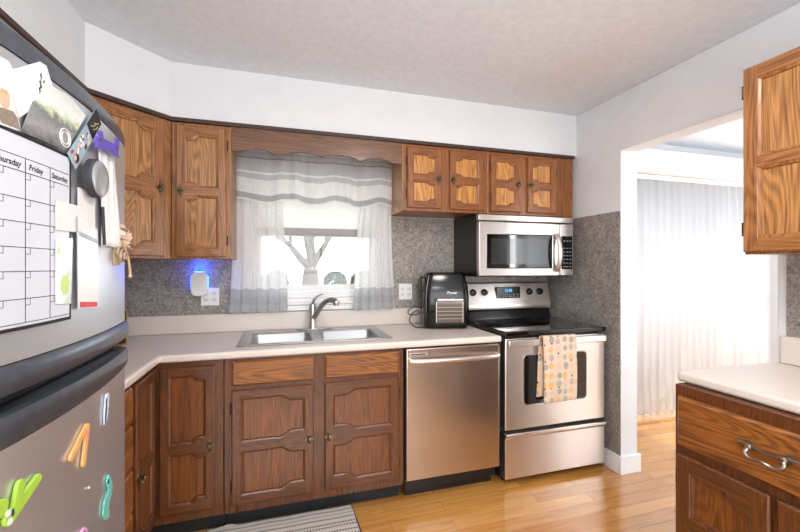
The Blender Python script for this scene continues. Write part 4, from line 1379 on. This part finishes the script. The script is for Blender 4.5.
def towel_fn(u, v):
    # v: 0 front hem .. 1 back hem, folded over the bar at y -.684, z .886
    Lf, Lt, Lb = .40, .05, .37
    s_ = v * (Lf + Lt + Lb)
    fold = .0035 * sin(u * 7 + 1) * 1.0
    if s_ < Lf:
        z = .896 - (Lf - s_) + .018 * 0; y = -.6805 - .006 * (1 - s_ / Lf) + fold * (1 - s_ / Lf)
    elif s_ < Lf + Lt:
        t = (s_ - Lf) / Lt * pi; z = .896 + .008 * sin(t); y = -.665 - .0155 * cos(t)
    else:
        z = .896 - (s_ - Lf - Lt); y = -.6495 + .004 * 0
    tt = max(0, s_ - Lf) / (Lt + Lb)
    x = 1.527 + .243 * u - .032 * tt + .004 * sin(8 * v)
    zz = z + .008 * (u - .5) * (1 if s_ < Lf else 0)
    return (x, y, zz)
tw = MB().grid(towel_fn, 24, 90).build('dish_towel', towel_mat(), solid=.002)
tag(tw, 'cream dish towel printed with orange and grey balloons, draped over the oven handle', 'towel')

# ------------------------------------------------------------------ rug
def rug_mat():
    q = NT('woven_striped_rug')
    uv = q.n('ShaderNodeUVMap'); sep = q.n('ShaderNodeSeparateXYZ'); q.l(uv.outputs[0], sep.inputs[0])
    cw = rgb(214, 205, 197); bk = rgb(24, 18, 18); rd = rgb(104, 22, 26); gy = rgb(150, 140, 134)
    st = [(0, cw)]
    pat = [(bk, .012), (cw, .022), (bk, .01), (cw, .022), (gy, .012), (cw, .02), (bk, .012), (cw, .03), (rd, .014), (cw, .014), (bk, .012), (cw, .03)]
    def bands():
        pos, out = 0, []
        while pos < 1:
            for c_, w_ in pat:
                out.append((pos, c_, w_)); pos += w_
                if pos >= 1: break
        return out
    # repeat the 12-band pattern with a modulo so that one ramp is enough
    tot = sum(w_ for _, w_ in pat)
    f_ = q.math('FRACT', q.math('MULTIPLY', q.math('SUBTRACT', 1.0, sep.outputs[1]), 1.0 / tot * .5))
    pos = 0; stops = []
    for c_, w_ in pat:
        stops.append((pos / tot, c_)); pos += w_
    rp = q.ramp(stops, 'CONSTANT'); q.l(f_, rp.inputs[0])
    dash = q.math('GREATER_THAN', q.math('SINE', q.math('MULTIPLY', sep.outputs[0], 330)), .05)
    mix = q.n('ShaderNodeMix', data_type='RGBA'); q.l(dash, mix.inputs['Factor']); q.l(rp.outputs[0], mix.inputs[6]); mix.inputs[7].default_value = cw
    mm = q.n('ShaderNodeMix', data_type='RGBA'); mm.inputs['Factor'].default_value = .55
    q.l(mix.outputs[2], mm.inputs[6]); q.l(rp.outputs[0], mm.inputs[7])
    q.l(mix.outputs[2], q.p.inputs['Base Color'])
    q.p.inputs['Roughness'].default_value = .95
    h_ = q.math('SINE', q.math('MULTIPLY', sep.outputs[1], 420))
    q.bump(h_, .6, .004)
    return q.mat
rx0, rx1, ry0, ry1 = -.36, .362, -1.02, -.555
rg = MB().grid(lambda u, v: (rx0 + (rx1 - rx0) * u + (.012 * (1 - abs(2 * v - 1)) if u > .5 else 0) * (u - .5) * 2, ry0 + (ry1 - ry0) * v, .006 + .0012 * sin(u * 20) * sin(v * 9)), 60, 40)
rug = thing('kitchen_rug', 'striped woven rug on the floor in front of the sink cabinet', 'rug', (0, 0, 0))
rg.build('weave', rug_mat(), rug, solid=.009)
bnd = MB()
bnd.tube([(rx1 + .012 * (1 - abs(2 * t - 1)) + .001, ry0 + (ry1 - ry0) * t, .006) for t in [k / 20 for k in range(21)]], .006, 8)
bnd.build('bound_edge', plain('dark_binding', rgb(84, 66, 60), .9), rug)
# loose scrap of fluff by the toe kick
tag(MB().tube(smooth_path([(-.34, -.575, .006), (-.30, -.565, .012), (-.27, -.57, .02), (-.245, -.56, .012), (-.22, -.565, .006)]), [.004] * 12 + [.006] * 13, 7).build('lint_scrap', plain('grey_lint', rgb(160, 152, 146), .9)), 'small grey scrap lying by the toe kick at the rug corner', 'scrap')

# ------------------------------------------------------------------ right-hand units
ang = -pi / 2
c = thing('base_cabinet', 'oak base cabinet with a wide drawer at the right edge, near the doorway', 'cabinet', (1.47, -1.562, 0), ang)
# local x runs towards the camera (-Y world), local y 0 is the front
BL = 1.85
MB().box(0, BL, .0, .60, ZB, ZT).build('body', M['ba_v'], c, bevel=.002)
MB().box(0, BL, .075, .09, 0, ZB).build('toe_kick', M['toekick'], c)
M['side_door'] = M['ba_v']
dwr = drawer_front(c, .018, .648, .60, .185, M['dr_h'])
door(c, .018, .13, .30, .485, 'R', BASE, 0, stepv=.04, sw=.05, rail=.055, with_handle=True)
door(c, .335, .13, .283, .485, 'L', BASE, 0, stepv=.04, sw=.05, rail=.055)
drawer_front(c, .65, .648, .33, .185, M['dr_h'])
door(c, .65, .13, .33, .485, 'R', BASE, 0, stepv=.04, sw=.05, rail=.055)
for dx in (1.0, 1.42):
    drawer_front(c, dx, .648, .40, .185, M['dr_h'])
    door(c, dx, .13, .40, .485, 'L', BASE, 0, stepv=.04, sw=.05, rail=.055)
def bail(parent, x, z):
    mb = MB()
    for sx in (-1, 1):
        st = []
        for k in range(16):
            t = 2 * pi * k / 16
            rr = .012 + .003 * cos(4 * t)
            st.append((x + sx * .052 + rr * 1.5 * cos(t), z + rr * sin(t)))
        mb.prism(st, 'xz', -.025, -.021)
        mb.lathe([(.006, -.02), (.006, -.034), (.009, -.038), (.004, -.042)], (x + sx * .046, 0, z), 'Y', 12)
    mb.tube(smooth_path([(x - .046, -.034, z), (x - .05, -.046, z - .018), (x - .03, -.052, z - .03), (x, -.054, z - .026), (x + .03, -.052, z - .03), (x + .05, -.046, z - .018), (x + .046, -.034, z)]), .0055, 10)
    mb.tube(smooth_path([(x - .085, -.026, z + .004), (x - .05, -.03, z + .006), (x, -.034, z - .002), (x + .05, -.03, z + .006), (x + .085, -.026, z + .004)]), .004, 8)
    return mb.build('pull', M['pewter'], parent)
bail(dwr, .318, .752)
c = thing('side_worktop', 'short cream worktop on the right-hand cabinet beside the doorway', 'worktop', (0, 0, 0))
MB().box(1.506, XR - .003, -3.42, -1.538, .876, .914).build('top', M['counter'], c, bevel=.012, seg=4)
MB().box(XR - .026, XR - .006, -3.42, -1.572, .9145, 1.033).build('upstand', M['counter'], c, bevel=.005)
c = thing('wall_cabinet', 'oak wall cabinet at the upper right, over the short worktop', 'cabinet', (1.767, -1.617, 0), ang)
MB().box(0, .62, .0, .30, 1.378, 2.117).build('body', M['up_v'], c, bevel=.003)
door(c, .004, 1.388, .40, .722, 'R', UP, 0, stepv=0, sw=.05, rail=.052, mid=.48, midt=.04, arches=False)

# ------------------------------------------------------------------ dining room seen through the doorway
BX0, BX1 = 2.72, 4.515
bl = thing('vertical_blinds', 'white vertical blinds covering the patio door in the dining room', 'blinds', (BX0, -.085, 0))
MB().box(0, BX1 - BX0, -.02, .02, 2.085, 2.125).build('head_rail', M['whiteplastic'], bl, bevel=.003)
n = int((BX1 - BX0) / .086)
a_ = radians(-24)
proto = None
for i in range(n):
    x = .045 + .086 * i
    if proto is None:
        def vn(u, v):
            s_ = (u - .5) * .094
            bow = .014 * (1 - (2 * u - 1) ** 2)
            return (s_ * cos(a_) - bow * sin(a_), s_ * sin(a_) + bow * cos(a_), .05 + 2.033 * v)
        proto = MB().grid(vn, 6, 1).build('vane', M['vane'], bl, solid=.0012)
        proto.location = (x, 0, 0)
    else:
        o = proto.copy(); COL.objects.link(o); o.parent = bl
        o.location = (x, 0, 0); o.rotation_euler = (0, 0, random.uniform(-.12, .12))
tag(MB().box(2.66, 4.56, -.18, -.005, 2.13, 2.32).build('cornice_box', M['white'], bevel=.004), 'white boxed cornice above the vertical blinds', 'cornice')
pd = struct(thing('door_1', None, None, (0, 0, 0)))
p = MB()
for x in (dx0 + .002, (dx0 + dx1) / 2 - .03, dx1 - .062):
    p.box(x, x + .06, .04, .08, .002, dz1 - .002)
p.box(dx0 + .062, dx1 - .062, .04, .08, dz1 - .07, dz1 - .002).box(dx0 + .062, dx1 - .062, .04, .08, .002, .08)
p.build('door_frame', M['white'], pd, bevel=.003)
bx('left_pane', M['glass'], dx0 + .062, (dx0 + dx1) / 2 - .03, .058, .061, .08, dz1 - .07, pd)
bx('right_pane', M['glass'], (dx0 + dx1) / 2 + .03, dx1 - .062, .058, .061, .08, dz1 - .07, pd)
# ceiling fixtures; the rear one is added, out of view
for x, y, lab in ((.75, -1.95, 'round ceiling lamp over the kitchen floor'), (.3, -3.8, 'added round ceiling lamp, unseen at the rear of the kitchen')):
    r = thing('ceiling_lamp', lab, 'lamp', (x, y, ZC))
    MB().lathe([(.2, -.001), (.2, -.03), (.18, -.055)], (0, 0, 0), 'Z', 32).build('rim', M['white'], r)

# ------------------------------------------------------------------ outdoors
M['lawn'] = plain('lawn', rgb(136, 142, 124), .95, vary=.12, scale=2)
M['road'] = plain('road', rgb(150, 156, 168), .9)
M['bark'] = plain('bark', rgb(84, 76, 70), .95, vary=.2, scale=6)
M['leaf'] = plain('pale_leaves', rgb(150, 148, 100), .9, vary=.2, scale=3)
M['bush'] = plain('bush_leaves', rgb(46, 62, 46), .9, vary=.35, scale=8)
struct(bx('ground', M['lawn'], -40, 40, .3, 60, -.2, .18))
struct(bx('road', M['road'], -40, 40, 15.5, 18, .18, .2))
def tree(x, y, hgt, rad, label, seed):
    rn = random.Random(seed)
    t = thing('tree', label, 'tree', (x, y, .18))
    mb = MB()
    mb.tube([(0, 0, -.05), (0, 0, hgt * .12), (.04, 0, hgt * .22)], [rad * 1.25, rad, rad * .95], 12)
    tips = []
    def branch(p, d, L, r, depth):
        pts = [p]; q = p
        for k in range(4):
            d = (d + Vector((rn.uniform(-.16, .16), rn.uniform(-.16, .16), rn.uniform(-.02, .12)))).normalized()
            q = q + d * L / 4; pts.append(q)
        mb.tube(pts, [r, r * .9, r * .78, r * .66, r * .55], 8)
        if depth == 0:
            tips.append(q); return
        for k in range(3):
            dd2 = (d + Vector((rn.uniform(-.8, .8), rn.uniform(-.8, .8), rn.uniform(-.1, .4)))).normalized()
            branch(q, dd2, L * .68, r * .5, depth - 1)
    base = Vector((.04, 0, hgt * .2))
    for d in ((-.65, .1, .75), (-.12, -.2, 1), (.5, .1, .85), (.15, .5, .9)):
        branch(base, Vector(d).normalized(), hgt * .34, rad * .6, 3)
    mb.build('trunk', M['bark'], t)
    lf = MB()
    for p in tips:
        for k in range(26):
            c_ = p + Vector((rn.gauss(0, .45), rn.gauss(0, .45), rn.gauss(0, .35)))
            s_ = rn.uniform(.05, .11); a1 = rn.uniform(0, 6.28); b1 = rn.uniform(-1, 1)
            u_ = Vector((cos(a1), sin(a1), b1)).normalized() * s_; w_ = Vector((-sin(a1), cos(a1), rn.uniform(-1, 1))).normalized() * s_ * .6
            lf.add([c_ - u_, c_ + w_, c_ + u_, c_ - w_], [(0, 1, 2, 3)])
    lf.build('foliage', M['leaf'], t, recalc=False, smooth=False)
    return t
tree(1.45, 19, 5.0, .40, 'large spreading tree seen through the sink window', 4)
def bush(x, y, w, hgt, label, seed):
    rn = random.Random(seed)
    b_ = thing('bush', label, 'bush', (x, y, .18), group='bushes beyond the road')
    mb = MB()
    for k in range(900):
        a1 = rn.uniform(0, 2 * pi); z = rn.random() ** .8; rr = sqrt(max(0, 1 - (z * .95) ** 2)) * rn.uniform(.75, 1.02)
        c_ = Vector((w / 2 * rr * cos(a1), w / 2 * rr * sin(a1), hgt * z)); s_ = rn.uniform(.05, .1)
        u_ = Vector((rn.uniform(-1, 1), rn.uniform(-1, 1), rn.uniform(-1, 1))).normalized() * s_
        w_ = u_.cross(Vector((rn.uniform(-1, 1), rn.uniform(-1, 1), rn.uniform(-1, 1)))).normalized() * s_ * .7
        mb.add([c_ - u_, c_ + w_, c_ + u_, c_ - w_], [(0, 1, 2, 3)])
    mb.build('foliage', M['bush'], b_, recalc=False, smooth=False)
    mb2 = MB().tube([(0, 0, -.02), (0, 0, hgt * .5)], [.08, .05], 8); mb2.build('stem', M['bark'], b_)
for (x, w, hgt, lab) in ((-1.75, 1.3, .98, 'rounded dark green bush at the left end of the row beyond the road'), (-.3, 1.3, .9, 'rounded dark green bush left of the tree, second in the row'), (3.1, 1.5, .8, 'low dark green bush just right of the tree'), (4.9, 1.7, .85, 'dark green bush right of the tree, farther along the row')):
    bush(x, 21.5, w, hgt, lab, int(x * 10) + 50)
